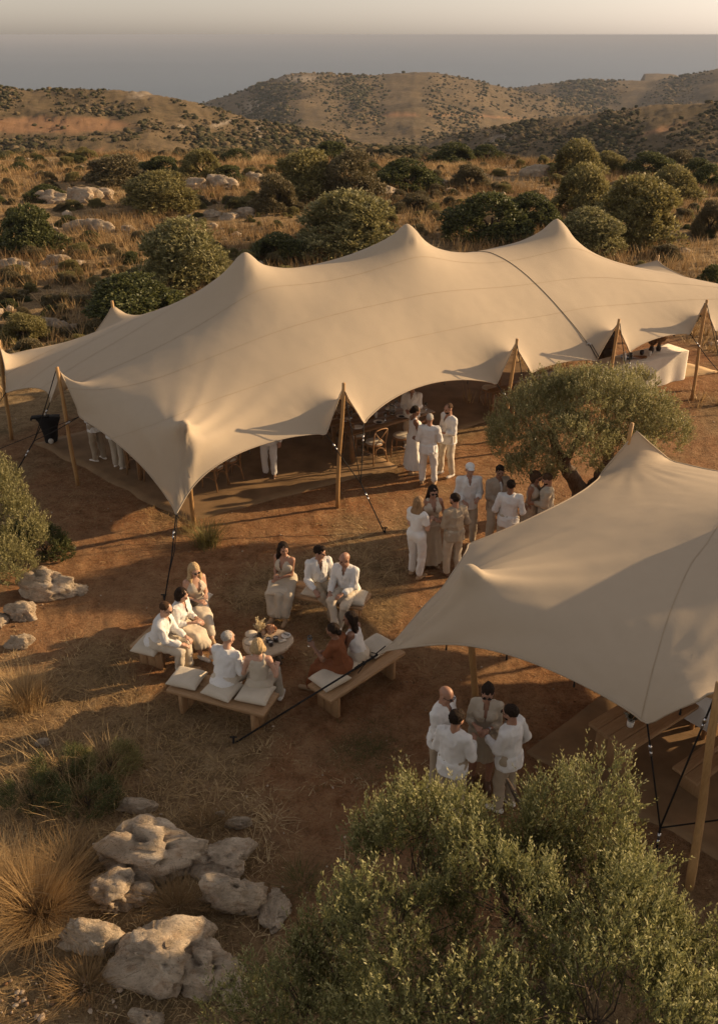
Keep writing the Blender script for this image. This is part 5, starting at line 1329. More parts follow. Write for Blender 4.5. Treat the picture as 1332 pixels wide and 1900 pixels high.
# left bench
person('man in glasses and white shirt leaning forward on the end of the left bench', seat(292, 1190), radians(-100), 'shirt', 'white', 'trousers', 'cream', ('crop', 'brown'), 'light', 1.0, sit=SH, lean=.38, lh=(-.05, .46, .66), rh=(.10, .44, .62), glasses='glasses', hpitch=.4, lf=(-.05, .46, .085), rf=(.12, .36, .085), sleeve=.8, roll=True, shoes='tan')
def cupk(root, k): held(root, k['hands'][1][0], 'cup', 'small white cup held by the woman in the white blouse', MAT['ceramic'], .03, .06)
person('dark haired woman in a white blouse and cream cropped trousers on the left bench', seat(328, 1160), radians(-112), 'blouse', 'white', 'sitskirt', 'cream', ('bob', 'dark'), 'light', .96, True, sit=SH, lean=.30, lh=(-.06, .38, .72), rh=(.08, .36, .74), hpitch=.4, hem=.45, lf=(-.02, .62, .12), rf=(.02, .42, .085), sleeve=.6, open_=.8, kids=cupk)
person('woman with long blonde hair and sunglasses in a cream sleeveless dress with crossed legs', seat(362, 1116), radians(-142), 'tank', 'cream', 'sitskirt', 'cream', ('longw', 'blonde'), 'light', 1.0, True, sit=SH, lean=.15, lh=(-.06, .30, .80), rh=(.08, .30, .74), glasses=True, hpitch=.3, hem=.72, lf=(.12, .74, .24), rf=(.02, .42, .085), lk=(-.1, 1, .6), shoes='tan', open_=.8)
hb = tagp(None or MB().lathe((0, 0, 0), [(0, 0), (.05, .0), (.085, .03), (.095, .07), (.07, .10), (.03, .12)], 16, 1.2, .6).build('handbag', m_plain('dark_bag', (.06, .045, .03), .6), None, True, loc=atz(357, 1124, .62)), 'dark rounded handbag on the blonde woman\'s lap', 'bag')
# guests whose upper bodies the canopy hides
person('guest in grey brown trousers and white top, leftmost under the canopy', gp(187, 856), radians(60), 'shirt', 'white', 'trousers', 'beige', ('short', 'brown'), 'tan', 1.0, lh=(-.06, .25, 1.15), rh=(.08, .26, 1.12), sleeve=.6)
person('guest in white shirt and pale trousers beside the left opening chairs', gp(222, 870), radians(-20), 'shirt', 'white', 'trousers', 'oat', ('short', 'dark'), 'tan', 1.0, lh=(-.2, .15, 1.0), rh=(.24, .12, .98), sleeve=.8)
person('guest in white trousers and black shoes standing alone under the canopy', gp(502, 884), radians(170), 'shirt', 'white', 'trousers', 'white', ('short', 'dark'), 'tan', 1.02, lh=(-.27, .05, .9), rh=(.12, .26, 1.1), shoes='brown')
# ------------------------------------------------------------------ foliage, rocks, grasses
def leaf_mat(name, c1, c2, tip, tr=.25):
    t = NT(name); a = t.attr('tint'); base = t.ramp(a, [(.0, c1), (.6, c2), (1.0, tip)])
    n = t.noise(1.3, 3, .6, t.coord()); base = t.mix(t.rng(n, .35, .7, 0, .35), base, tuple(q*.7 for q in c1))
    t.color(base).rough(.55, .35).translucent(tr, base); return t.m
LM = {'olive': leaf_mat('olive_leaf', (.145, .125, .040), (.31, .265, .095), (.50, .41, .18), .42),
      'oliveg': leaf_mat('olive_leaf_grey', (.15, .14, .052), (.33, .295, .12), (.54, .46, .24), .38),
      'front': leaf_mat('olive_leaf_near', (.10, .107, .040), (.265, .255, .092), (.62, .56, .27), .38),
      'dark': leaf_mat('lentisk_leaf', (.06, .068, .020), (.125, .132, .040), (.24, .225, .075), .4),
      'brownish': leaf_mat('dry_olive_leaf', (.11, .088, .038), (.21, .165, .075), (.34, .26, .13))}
def leaves(base, dirn, L, nl, ll, lw, rs, tipc=.5, splay=.75):
    """base,dirn (n,3), L (n,) shoot lengths -> quads"""
    n = len(base); K = nl
    t = (np.arange(K)+.5)/K; t = t[None]+rs.uniform(-.5, .5, (n, K))/K
    d = dirn[:, None]; P = base[:, None]+d*(t*L[:, None])[..., None]+rs.normal(0, .008, (n, K, 3))
    rnd = rs.normal(0, 1, (n, K, 3)); rnd -= (rnd*d).sum(-1, keepdims=True)*d; rnd /= np.linalg.norm(rnd, axis=-1, keepdims=True)+1e-9
    ld = d*1.0+rnd*splay; ld /= np.linalg.norm(ld, axis=-1, keepdims=True)
    s = np.cross(ld, rnd+.4*rs.normal(0, 1, (n, K, 3))); s /= np.linalg.norm(s, axis=-1, keepdims=True)+1e-9
    l = ll*rs.uniform(.7, 1.25, (n, K, 1))*(1.1-.45*t[..., None]); w = lw*rs.uniform(.8, 1.2, (n, K, 1))
    up_ = np.cross(s, ld)
    a = P; b = P+ld*l*.45+s*w*.5; c = P+ld*l+up_*l*.08; e = P+ld*l*.45-s*w*.5
    V = np.stack([a, b, c, e], 2).reshape(-1, 3); m = n*K
    F = np.arange(m*4).reshape(m, 4)
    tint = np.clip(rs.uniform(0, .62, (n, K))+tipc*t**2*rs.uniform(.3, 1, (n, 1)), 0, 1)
    return V, F, np.repeat(tint.reshape(-1), 4)
def lobes_shoots(lobes, n, rs, upb=.6, inner=.25, zmin=.15, rough=.12, gap=(3.1, -.35)):
    C = np.array([l[0] for l in lobes], float); R = np.array([l[1] if hasattr(l[1], '__len__') else (l[1],)*3 for l in lobes], float)
    wgt = (R**2).sum(1); wgt /= wgt.sum(); out = []; dirs = []; tot = 0
    while tot < n:
        k = rs.choice(len(C), n, p=wgt); d = rs.normal(0, 1, (n, 3)); d[:, 2] += .25; d /= np.linalg.norm(d, axis=1)[:, None]
        rr = np.where(rs.uniform(0, 1, n) < inner, rs.uniform(.45, .9, n), rs.uniform(.88, 1.04, n))
        P = C[k]+d*R[k]*rr[:, None]
        P = P+d*(fbm(P*2.2, 2, 3)*rough)[:, None]
        q = np.ones(n, bool)
        for j in range(len(C)):
            e = np.linalg.norm((P-C[j])/R[j], axis=1); q &= ~((e < .62) & (k != j) & (rr > .85))
        q &= P[:, 2] > zmin
        q &= ~((d[:, 2] < -.6))
        # clumps with gaps between
        q &= fbm(P*gap[0], 2, 11) > gap[1]
        P = P[q]; d = d[q]; out.append(P); dirs.append(d); tot += len(P)
    P = np.concatenate(out)[:n]; d = np.concatenate(dirs)[:n]
    D = d*(1-upb)+np.array([0, 0, upb])+rs.normal(0, .22, d.shape); D /= np.linalg.norm(D, axis=1)[:, None]
    return P, D
def crown_mesh(name, lobes, n, nl, ll, lw, Ls, seed, upb=.6, tipc=.5, inner=.25, zmin=.15, rough=.12, twigs=0, splay=.75, gap=(3.1, -.35)):
    rs = np.random.RandomState(seed); P, D = lobes_shoots(lobes, n, rs, upb, inner, zmin, rough, gap)
    L = rs.uniform(Ls[0], Ls[1], len(P)); V, F, T_ = leaves(P-D*(L*.45)[:, None], D, L, nl, ll, lw, rs, tipc, splay)
    return mesh_np(name, V, F, False, T_)
def trunk_mesh(paths, n=8):
    mb = MB()
    for pts, rr in paths:
        P = [Vector(p) for p in pts]; Q = []; Rr = []
        for i in range(len(P)-1):
            for s_ in range(4):
                t = s_/4; Q.append(P[i].lerp(P[i+1], t)+Vector((random.uniform(-1, 1), random.uniform(-1, 1), 0))*rr[i]*.12); Rr.append((rr[i]*(1-t)+rr[i+1]*t)*(1+.12*sin(i*5+s_*2.3)))
        Q.append(P[-1]); Rr.append(rr[-1]); mb.tube(Q, Rr, n)
    return mb.mesh('trunk', True)
def bush_proto(kind, seed, w=1.0, hh=.75, n=2300, nl=9, ll=.10, lw=.032):
    rs = np.random.RandomState(seed); lob = [((0, 0, hh*.50), (w*.37, w*.35, hh*.48))]
    for k in range(9):
        a = k/9*2*pi+rs.uniform(-.3, .3); lob.append(((w*.30*cos(a), w*.30*sin(a), hh*rs.uniform(.14, .24)), (w*rs.uniform(.15, .21),)*2+(hh*.26,)))
    for k in range(6):
        a = k/6*2*pi+rs.uniform(-.4, .4); q = rs.uniform(.18, .30)*w
        lob.append(((q*cos(a), q*sin(a), hh*rs.uniform(.28, .68)), (w*rs.uniform(.17, .26),)*2+(hh*rs.uniform(.22, .34),)))
    cm = crown_mesh('crown', lob, n, nl, ll, lw, (.05, .13) if kind != 'dark' else (.04, .09), seed, .62 if kind != 'dark' else .35, .5, .25, .02, .11)
    tr = trunk_mesh([(((0, 0, -.05), (.02, 0, hh*.2), (.1*cos(k*2.2), .1*sin(k*2.2), hh*.5)), (.035, .028, .014)) for k in range(3)], 6)
    return cm, tr
PR = {k: [bush_proto(k, s_, 1.0, h_, n_, nl_, ll_, lw_) for s_, h_ in ss] for k, ss, n_, nl_, ll_, lw_ in (
    ('olive', ((1, .78), (2, .85)), 2600, 8, .060, .0175), ('dark', ((4, .62), (5, .70)), 2700, 7, .048, .025))}
def bush(px, pyb, wpx, hpx, kind, label, var=0, rz=None, cat='shrub', name=None, mat=None):
    p = on_ground(px, pyb); dep = p.y*cos(PITCH)-(p.z-CAM_H)*sin(PITCH); wm = wpx*dep/FPX*.98; el = atan2(CAM_H-p.z, p.y)
    pk = 'dark' if kind == 'dark' else 'olive'; cm, tr = PR[pk][var % 2]
    # apparent height = h*cos(el)+depth part
    wm *= 1.12; hm = max(.84*(hpx*dep/FPX-wm*.30*sin(el))/cos(el), wm*.35)/(.78 if pk == 'olive' else .64)
    r = thing(name or ('olive_tree' if kind != 'dark' and wpx > 120 else 'shrub'), label, 'tree' if kind != 'dark' and wpx > 120 else cat, (p.x, p.y+wm*.25, gz(p.x, p.y+wm*.25)-.03), random.uniform(0, 6.28) if rz is None else rz)
    c = cm.copy(); c.materials.clear(); 
    key = (id(cm), kind)
    if key not in CACHE: c.materials.append(LM[kind]); CACHE[key] = c
    else: bpy.data.meshes.remove(c); c = CACHE[key]
    link('crown', c, None, r, scale=(wm, wm, hm)); link('trunk', tr, MAT['bark'], r, scale=(wm, wm, hm))
    return r
CACHE = {}
BUSHES = [(52, 468, 120, 88, 'dark', 'dense dark green bush cut by the left edge of the picture'), (336, 540, 178, 132, 'oliveg', 'large round olive behind the long tent\'s left slope'), (238, 602, 190, 90, 'dark', 'dark green lentisk spreading below the large round olive'),
    (293, 396, 152, 74, 'olive', 'broad dark olive shrub above the pale rock ledge'), (374, 340, 84, 64, 'olive', 'tall rounded shrub on the skyline edge of the plateau, left of centre'), (424, 340, 62, 32, 'dark', 'low green shrub touching the tall rounded one'),
    (214, 346, 124, 42, 'brownish', 'wide low grey olive shrub left of the tall rounded one'), (300, 332, 80, 30, 'dark', 'flat dark shrub between two olive shrubs'), (84, 376, 72, 34, 'dark', 'small dark shrub above the left rocks'), (648, 478, 202, 122, 'oliveg', 'big silvery olive behind the middle tent peak'),
    (512, 485, 105, 34, 'dark', 'low green ground hugging shrub beside the big silvery olive'), (507, 396, 88, 72, 'brownish', 'brownish upright olive shrub left of the big silvery olive'), (568, 374, 130, 98, 'olive', 'tall dark olive behind the brownish shrub'), (655, 374, 112, 92, 'brownish', 'grey brown olive next to the tall dark one'),
    (756, 356, 118, 62, 'dark', 'long bright green lentisk sloping down to the right'), (612, 300, 70, 22, 'dark', 'small green shrub peeping over the tall dark olive'), (842, 306, 84, 34, 'dark', 'dark domed shrub on the plateau edge, right of centre'), (905, 300, 60, 20, 'dark', 'flat shrub right of the dark dome'), (870, 354, 72, 50, 'brownish', 'lone round grey green shrub in the dry grass'),
    (915, 452, 150, 88, 'dark', 'wide dark shrub mass left of the right tent peak'), (990, 420, 110, 62, 'dark', 'dark shrub behind the right tent peak'), (1092, 474, 128, 88, 'oliveg', 'pale silvery olive at the shoulder of the right tent peak'), (1072, 332, 96, 76, 'olive', 'dark crowned olive on the right plateau edge'), (1128, 322, 60, 40, 'olive', 'smaller olive beside the dark crowned one'),
    (1084, 402, 112, 100, 'olive', 'grey green olive above the pale silvery one'), (1188, 460, 172, 132, 'olive', 'massive olive at the right, tallest of its thicket'), (1250, 374, 100, 70, 'olive', 'olive thinning out behind the massive one'), (1205, 330, 88, 36, 'dark', 'bright dark green shrub before the distant slope'), (1264, 308, 64, 42, 'brownish', 'small brown olive on the right skyline edge'),
    (1318, 352, 60, 44, 'dark', 'dark green shrub at the right edge'), (1320, 440, 66, 70, 'brownish', 'tawny shrub at the right edge below the dark green one'), (38, 640, 84, 60, 'olive', 'yellow green bush beside the left end of the tent'), (1322, 530, 50, 40, 'dark', 'small dark shrub right of the tent on bare soil'),
    (1150, 400, 60, 50, 'brownish', 'tawny shrub between the two big olives at the right'), (770, 392, 70, 30, 'brownish', 'small dry shrub in the grass by the middle peak'), (440, 300, 50, 20, 'dark', 'tiny dark shrub on the far edge of the plateau'), (1295, 325, 60, 26, 'dark', 'flat dark shrub on the right skyline')]
for k, b in enumerate(BUSHES): bush(*b[:6], var=k)
# small scattered shrubs of the dry plateau
rs = np.random.RandomState(12)
for k in range(230):
    px = rs.uniform(-60, 1390); py = rs.uniform(298, 500)
    if py > 400 and 380 < px < 1150: continue
    if rs.uniform() > (520-py)/260: continue
    w_ = rs.uniform(12, 34)*(1+(py-300)/260); r = bush(px, py, w_, w_*.55, ['dark', 'brownish', 'olive', 'brownish'][k % 4], 'low dry shrub dotted over the golden grass beyond the tents', k)
    near_ = min(BUSHES, key=lambda q: abs(q[0]-px)+2.5*abs(q[1]-py)); k_ = ['dark green', 'tawny', 'grey green', 'dry brown'][k % 4]
    sz_ = 'tiny' if w_ < 20 else ('small' if w_ < 32 else 'low broad'); side_ = 'left of' if px < near_[0]-near_[2]*.3 else ('right of' if px > near_[0]+near_[2]*.3 else ('beyond' if py < near_[1] else 'before'))
    r['label'] = '%s %s shrub %s the %s' % (sz_, k_, side_, ' '.join(near_[5].split()[:7]))
    r['group'] = 'low shrubs dotted over the plateau'; r.name = 'shrub'; r['category'] = 'shrub'

# the olive tree by the standing guests
tb = on_ground(1082, 948)
def L3(px, py, z, r): q = atz(px, py, z); return (tuple(Vector(q)-tb), r)
OT = thing('olive_tree', 'olive tree with forked trunk between the standing guests and the nearer tent', 'tree', tb)
lob = [L3(1000, 772, 2.3, (.85, .75, .62)), L3(1095, 745, 2.6, (.95, .8, .62)), L3(1180, 770, 2.3, (.75, .7, .55)), L3(955, 815, 1.85, (.6, .6, .45)), L3(1060, 820, 2.1, (.8, .7, .5)), L3(1222, 800, 1.9, (.6, .6, .45)), L3(1160, 850, 1.8, (.6, .6, .42)), L3(985, 870, 1.45, (.55, .5, .36)), L3(1180, 715, 2.6, (.42, .4, .34)), L3(1040, 720, 2.75, (.5, .45, .34))]
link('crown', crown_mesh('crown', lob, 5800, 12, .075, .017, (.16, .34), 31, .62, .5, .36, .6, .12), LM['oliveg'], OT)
tl = lambda px, py, z: tuple(Vector(atz(px, py, z))-tb)
link('trunk', trunk_mesh([(((0, 0, -.15), tl(1083, 925, .25), tl(1066, 890, .75), tl(1045, 862, 1.15), tl(1020, 800, 1.9)), (.26, .20, .16, .13, .06)), ((tl(1083, 925, .25), tl(1110, 890, .7), tl(1128, 855, 1.2), tl(1130, 790, 2.1)), (.17, .14, .12, .05)),
    ((tl(1066, 890, .75), tl(1040, 845, 1.2), tl(985, 822, 1.6)), (.10, .08, .04)), ((tl(1110, 890, .7), tl(1160, 850, 1.3), tl(1200, 800, 1.8)), (.10, .07, .03)), ((tl(1045, 862, 1.15), tl(1075, 810, 1.9), tl(1090, 760, 2.4)), (.09, .06, .03))], 10), MAT['bark'], OT)
# olive at the left edge
tb2 = on_ground(-30, 1075); OL = thing('olive_tree', 'olive bush reaching in from the left edge above the pale rocks', 'tree', tb2)
def L4(px, py, z, r, t_=tb2): q = atz(px, py, z); return (tuple(Vector(q)-t_), r)
lob = [L4(-20, 930, 1.6, (.62, .6, .62)), L4(30, 980, 1.1, (.50, .5, .5)), L4(-30, 1040, .9, (.6, .5, .55)), L4(-70, 900, 1.8, (.8, .8, .7)), L4(20, 1050, .5, (.40, .4, .4)), L4(5, 890, 1.9, (.25, .25, .35))]
link('crown', crown_mesh('crown', lob, 2400, 14, .065, .015, (.14, .32), 41, .6, .5, .25, .1, .12), LM['oliveg'], OL)
link('trunk', trunk_mesh([(((0, 0, -.1), (-.1, .1, .6), (-.2, .2, 1.4)), (.12, .09, .04)), (((0, 0, .1), (.3, .1, .6), (.4, .2, 1.1)), (.07, .05, .02))], 8), MAT['bark'], OL)
tb3 = on_ground(85, 1035); OD = thing('shrub', 'dark green bush tucked beside the left edge olive', 'shrub', tb3)
lob = [((0, .1, .3), (.42, .38, .36)), ((-.4, 0, .35), (.42, .4, .42)), ((.25, .05, .15), (.25, .3, .2))]
link('crown', crown_mesh('crown', lob, 1500, 10, .04, .02, (.08, .18), 43, .5, .35, .3, .02, .08), LM['dark'], OD); link('trunk', PR['dark'][0][1], MAT['bark'], OD)

# the big olive in the foreground
fb = Vector((1.9, 5.6, gz(1.9, 5.6))); FT = thing('olive_tree', 'big lit olive filling the lower right foreground, its shoots standing upright', 'tree', fb)
LF = lambda px, py, z, r: L4(px, py, z, r, fb)
lob = [LF(790, 1555, 1.9, (.56, .55, .52)), LF(700, 1570, 1.6, (.34, .4, .36)), LF(870, 1600, 1.9, (.5, .5, .45)), LF(1070, 1570, 2.0, (.46, .45, .42)), LF(1090, 1500, 2.2, (.26, .26, .32)), LF(1000, 1560, 2.0, (.36, .4, .42)), LF(1150, 1640, 2.0, (.40, .42, .40)), LF(1300, 1830, 1.9, (.58, .55, .55)), LF(950, 1700, 1.9, (.75, .6, .6)),
       LF(1150, 1740, 2.1, (.75, .6, .6)), LF(740, 1745, 1.8, (.55, .55, .55)), LF(655, 1700, 1.2, (.36, .42, .40)), LF(640, 1840, .9, (.42, .42, .40)), LF(860, 1880, 2.0, (.6, .55, .55)), LF(1100, 1900, 2.3, (.6, .55, .55)), LF(720, 1900, 1.3, (.6, .5, .5)), LF(1330, 1930, 1.9, (.6, .6, .6)), LF(1230, 1900, 1.9, (.6, .5, .5)), LF(585, 1770, 1.0, (.34, .38, .34)), LF(560, 1870, .8, (.42, .42, .36)), LF(480, 1895, .45, (.30, .30, .26)), LF(780, 1650, 1.7, (.5, .5, .45))]
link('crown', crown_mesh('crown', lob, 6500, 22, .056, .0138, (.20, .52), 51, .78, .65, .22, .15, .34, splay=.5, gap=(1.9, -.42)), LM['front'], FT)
link('trunk', trunk_mesh([(((0, 0, -.1), (.1, .1, .6), (-.5, .4, 1.3)), (.16, .12, .05)), (((0, 0, .1), (.5, .2, .8), (1.0, .5, 1.5)), (.12, .08, .04)), (((0, 0, .1), (-.9, -.1, .6), (-1.4, 0, 1.0)), (.09, .05, .02)), (((.1, .1, .6), (0, .9, 1.4), (-.3, 1.5, 1.7)), (.09, .06, .02))], 8), MAT['bark'], FT)
# bare twigs inside the crown
mb = MB(); rs2 = np.random.RandomState(5)
for k in range(260):
    c_, r_ = lob[rs2.randint(len(lob))]; c_ = np.array(c_); d = rs2.normal(0, 1, 3); d[2] = abs(d[2])+.4; d /= np.linalg.norm(d); a = c_-d*np.array(r_)*.2; b = c_+d*np.array(r_)*1.02; m_ = (a+b)/2+rs2.normal(0, .06, 3)
    mb.tube([a, m_, b], [.008, .006, .003], 4, cap=False)
mb.build('twigs', MAT['bark'], FT, True); FT.children[-1]['kind'] = 'stuff'

# ---- rocks
rt = NT('limestone'); v = rt.coord('Object')
n1 = rt.noise(1.6, 8, .68, v, .4); n2 = rt.noise(9, 8, .72, v); n3 = rt.noise(3.1, 5, .6, v)
base = rt.ramp(n1, [(.3, (.38, .29, .20)), (.5, (.66, .52, .37)), (.72, (.82, .69, .52))])
base = rt.mix(rt.rng(n3, .52, .70, 0, .7), base, (.44, .27, .15))
base = rt.mix(rt.rng(n2, .52, .68, 0, .55), base, (.16, .135, .105))
vo = rt.voro(16, v); base = rt.mix(rt.math('MULTIPLY', rt.rng(vo, .10, .16, 1, 0), rt.rng(n3, .42, .55)), base, (.05, .035, .022))
rt.color(base).rough(.92, .15); rt.bump(rt.math('ADD', n2, rt.math('MULTIPLY', rt.rng(vo, 0, .16), .5)), 1.0, .07)
def rock_mesh(seed, sub=4):
    bm = bmesh.new(); bmesh.ops.create_icosphere(bm, subdivisions=sub, radius=1.0)
    V = np.array([v.co for v in bm.verts]); F = np.array([[v.index for v in f.verts] for f in bm.faces]); bm.free()
    rs = np.random.RandomState(seed)
    for k in range(14):   # broken faces
        d = rs.normal(0, 1, 3); d[2] *= .6; d /= np.linalg.norm(d); o = rs.uniform(.60, .84); t = V@d-o; V = V-np.clip(t, 0, None)[:, None]*d*.88
    N = V/np.linalg.norm(V, axis=1)[:, None]
    n = fbm(V*1.5+seed, 4, seed); r = 1-np.abs(fbm(V*3.1+seed*2, 3, seed+3))*2
    pit = np.clip(-fbm(V*4.5+seed*5, 2, seed+9)-.42, 0, 1)
    V = V+N*(n*.24+r*.09-pit*1.0)[:, None]; pit2 = np.clip(-fbm(V*8.5+seed, 2, seed+19)-.38, 0, 1); V = V-N*(pit2*.30)[:, None]; V = V+N*((1-np.abs(fbm(V*7.3, 3, seed+5))*2)*.045+fbm(V*15, 3, seed)*.024)[:, None]
    V[:, 2] = np.where(V[:, 2] < -.3, -.3+(V[:, 2]+.3)*.3, V[:, 2])
    return mesh_np('rock', V, F)
RM = [rock_mesh(s_) for s_ in (3, 8, 14, 21, 27, 33)]; RS = [rock_mesh(s_, 3) for s_ in (5, 9, 17, 23)]
rt2 = rt.m.copy(); rt2.name = 'limestone_weathered'
for nd in rt2.node_tree.nodes:
    if nd.type == 'VALTORGB':
        for el in nd.color_ramp.elements: el.color = (el.color[0]*.68, el.color[1]*.68, el.color[2]*.68, 1)
for m_ in RM: m_.materials.append(rt.m)
for m_ in RS: m_.materials.append(rt2)
RL = [m_.copy() for m_ in RM]
for m_ in RL: m_.materials.clear(); m_.materials.append(rt2)
def rock(px, py, w_, h_, label, v=0, hz=.5, rz=None, small=False, group=None, sink=.25):
    "(px,py) is the picture centre of the rock, w_ x h_ its size there"
    p = on_ground(px, py+h_*.12); dep = p.y*cos(PITCH)-(p.z-CAM_H)*sin(PITCH); el = atan2(CAM_H-p.z, p.y); m = dep/FPX
    w_ = w_*1.14; h_ = h_*1.1; rx = w_*m/2; H_ = rx*2*hz; ry = max((h_*m/2-H_*.5*cos(el))/max(sin(el), .12), rx*.45); ry = min(ry, rx*1.6)
    o = link('rock', (RS if small and w_ < 30 else RL if small else RM)[v % (4 if small and w_ < 30 else 6)], None, None, (p.x, p.y, p.z+H_*.28-sink*H_*.5), (0, 0, 0), (rx*1.08, ry*1.08, H_*.62))
    if rz is not None: o.rotation_euler.z = rz
    return tagp(o, label, 'rock', group)
for a in [(272, 1578, 196, 130, 'broad flat topped limestone slab, uppermost of the foreground rocks', 0, .42), (416, 1590, 98, 92, 'limestone block with a forked twig, right of the uppermost slab', 1, .4), (212, 1652, 84, 96, 'shaded rock under the left edge of the uppermost slab', 2, .6), (262, 1655, 52, 56, 'small wedge of rock under the uppermost slab', 3, .6),
          (437, 1664, 124, 92, 'rounded pitted boulder standing apart on the right of the foreground rocks', 4, .55), (167, 1744, 104, 88, 'squat cube like boulder beside the big golden grass tuft', 5, .7), (300, 1762, 160, 150, 'tall pitted boulder, largest of the lower foreground rocks', 1, .5), (372, 1792, 130, 112, 'tilted rust stained boulder leaning on the largest lower one', 0, .45),
          (512, 1672, 52, 112, 'thin pale rock lying by the edge of the big olive', 3, .3), (437, 1850, 52, 56, 'small pale rock pointing up left of the big olive', 2, .6), (274, 1892, 66, 40, 'pale rock cut off by the bottom edge', 4, .5), (252, 1498, 66, 26, 'flat small rock above the uppermost slab', 5, .4), (444, 1528, 44, 24, 'little pale rock at the upper right of the foreground rocks', 3, .5),
          (410, 1511, 18, 14, 'tiny pale stone left of the little pale rock', 2, .6), (82, 1094, 100, 64, 'pale boulder below the left edge olive', 0, .55), (140, 1094, 50, 34, 'low stained rock right of the pale boulder', 4, .4), (42, 1142, 62, 40, 'angular rock below the pale boulder at the left', 2, .6), (2, 1148, 24, 60, 'rock cut by the left edge beside the angular one', 5, .7), (38, 1194, 46, 36, 'small sunlit rock above the yellow grass tuft', 1, .6), (82, 1378, 26, 22, 'small grey stone in the straw at the left', 3, .6)]:
    rock(*a)
for k, a in enumerate([(92, 374, 62, 26, 'left block of the pale ledge above the left bushes'), (150, 370, 74, 30, 'middle block of the pale ledge above the left bushes'), (192, 366, 50, 24, 'right block of the pale ledge above the left bushes'), (146, 424, 54, 26, 'long grey rock of the trio below the left ledge'), (188, 426, 58, 28, 'square pale rock of the trio below the left ledge'), (238, 426, 28, 20, 'round pale rock at the right of the trio'),
          (24, 500, 62, 26, 'flat rock at the left edge in the dry grass'), (104, 487, 50, 24, 'upper rock of the cluster in the left dry grass'), (145, 493, 32, 24, 'round rock at the right of the left grass cluster'), (108, 502, 34, 20, 'lower rock of the left grass cluster'), (106, 608, 58, 36, 'rock beside the yellow green bush at the tent\'s left end'), (138, 606, 20, 18, 'small stone beside that rock, behind the tent'),
          (392, 400, 34, 20, 'left rock of the broken ledge above the left peak'), (425, 404, 34, 22, 'middle rock of the broken ledge above the left peak'), (458, 398, 40, 18, 'right rock of the broken ledge above the left peak'), (355, 350, 60, 20, 'left slab of the long low ledge left of centre'), (415, 348, 64, 18, 'middle slab of the long low ledge left of centre'), (468, 334, 40, 16, 'right slab of the long low ledge left of centre'),
          (720, 358, 36, 28, 'white rock at the foot of the bright green lentisk'), (806, 348, 50, 16, 'dark rock between grass clumps right of the lentisk'), (835, 356, 24, 14, 'small rock right of the lentisk'), (990, 325, 56, 12, 'flat pale rock patch in the grass at right of centre'), (1268, 466, 28, 18, 'small pale stone under the right thicket'), (80, 326, 24, 10, 'small pale stone on the left slope'), (345, 575, 30, 12, 'low stone behind the tent slope'), (330, 498, 24, 12, 'stone peeping beside the round olive')]):
    rock(a[0], a[1], a[2]*.92, a[3]*.9, a[4], v=k, hz=.5, small=True, sink=.45)

# ---- grass
def blades(base, n_per, h, w_, rs, spread, lean=.5, seg=2, curve=.5):
    m = len(base)*n_per; B = np.repeat(base, n_per, 0)+np.concatenate([rs.normal(0, 1, (m, 2))*np.repeat(spread, n_per)[:, None]*.5, np.zeros((m, 1))], 1)
    a = rs.uniform(0, 2*pi, m); out = B[:, :2]-np.repeat(base[:, :2], n_per, 0); out = out/(np.linalg.norm(out, axis=1)[:, None]+.02)
    dx = np.cos(a)*.5+out[:, 0]; dy = np.sin(a)*.5+out[:, 1]; q = np.hypot(dx, dy)+1e-6; dx /= q; dy /= q
    H_ = np.repeat(h, n_per)*rs.uniform(.5, 1.15, m); ln = lean*rs.uniform(.2, 1.2, m)
    sx, sy = -dy, dx; W_ = w_*rs.uniform(.6, 1.3, m)
    rows = []; bendr = rs.normal(0, .22, m)
    for s_ in range(seg+1):
        t = s_/seg; o = ln*H_*(t*(1-curve)+curve*t*t*1.6); z = H_*t*(1-.28*curve*t*ln)
        c = np.stack([B[:, 0]+dx*o, B[:, 1]+dy*o, B[:, 2]+z], 1); ww = W_*(1-t)*.5+.0006
        sd = np.stack([sx*ww, sy*ww, 0*ww], 1); c = c+np.stack([sx, sy, 0*sx], 1)*(bendr*t*t*H_)[:, None]
        if s_ < seg: rows += [c-sd, c+sd]
        else: rows += [c]
    k = len(rows); V = np.stack(rows, 1).reshape(-1, 3); o = np.arange(m)[:, None]*k
    F4 = np.concatenate([o+np.array([[2*s_, 2*s_+1, 2*s_+3, 2*s_+2]]) for s_ in range(seg-1)]) if seg > 1 else np.zeros((0, 4), int)
    F3 = o+np.array([[2*seg-2, 2*seg-1, 2*seg]])
    return V, [F4, F3], k, m
gm = NT('dry_grass'); a_ = gm.attr('tint'); gc = gm.ramp(a_, [(0, (.15, .085, .034)), (.45, (.36, .23, .10)), (.8, (.52, .36, .175)), (1, (.62, .46, .25))]); gm.color(gc).rough(.7, .2).translucent(.25, gc)
gg = NT('green_grass'); a_ = gg.attr('tint'); gc = gg.ramp(a_, [(0, (.05, .05, .018)), (.5, (.12, .11, .035)), (1, (.32, .25, .10))]); gg.color(gc).rough(.7, .2).translucent(.25, gc)
def grass_obj(name, base, n_per, h, w_, seed, spread, lean, seg, m, label=None, tb_=(0, 1), parent=None, curve=.5, kind='stuff'):
    rs = np.random.RandomState(seed); V, F, k, n = blades(base, n_per, h, w_, rs, spread, lean, seg, curve)
    patch = .5+.6*fbm(np.repeat(base, n_per, 0)/3.0, 2, 9)
    t = np.clip(tb_[0]+(tb_[1]-tb_[0])*(.55*patch+.45*rs.uniform(0, 1, n)), 0, 1)
    o = link(name, mesh_np(name, V, F, False, np.repeat(t, k)), m, parent); o['kind'] = kind
    return o
rs = np.random.RandomState(77)
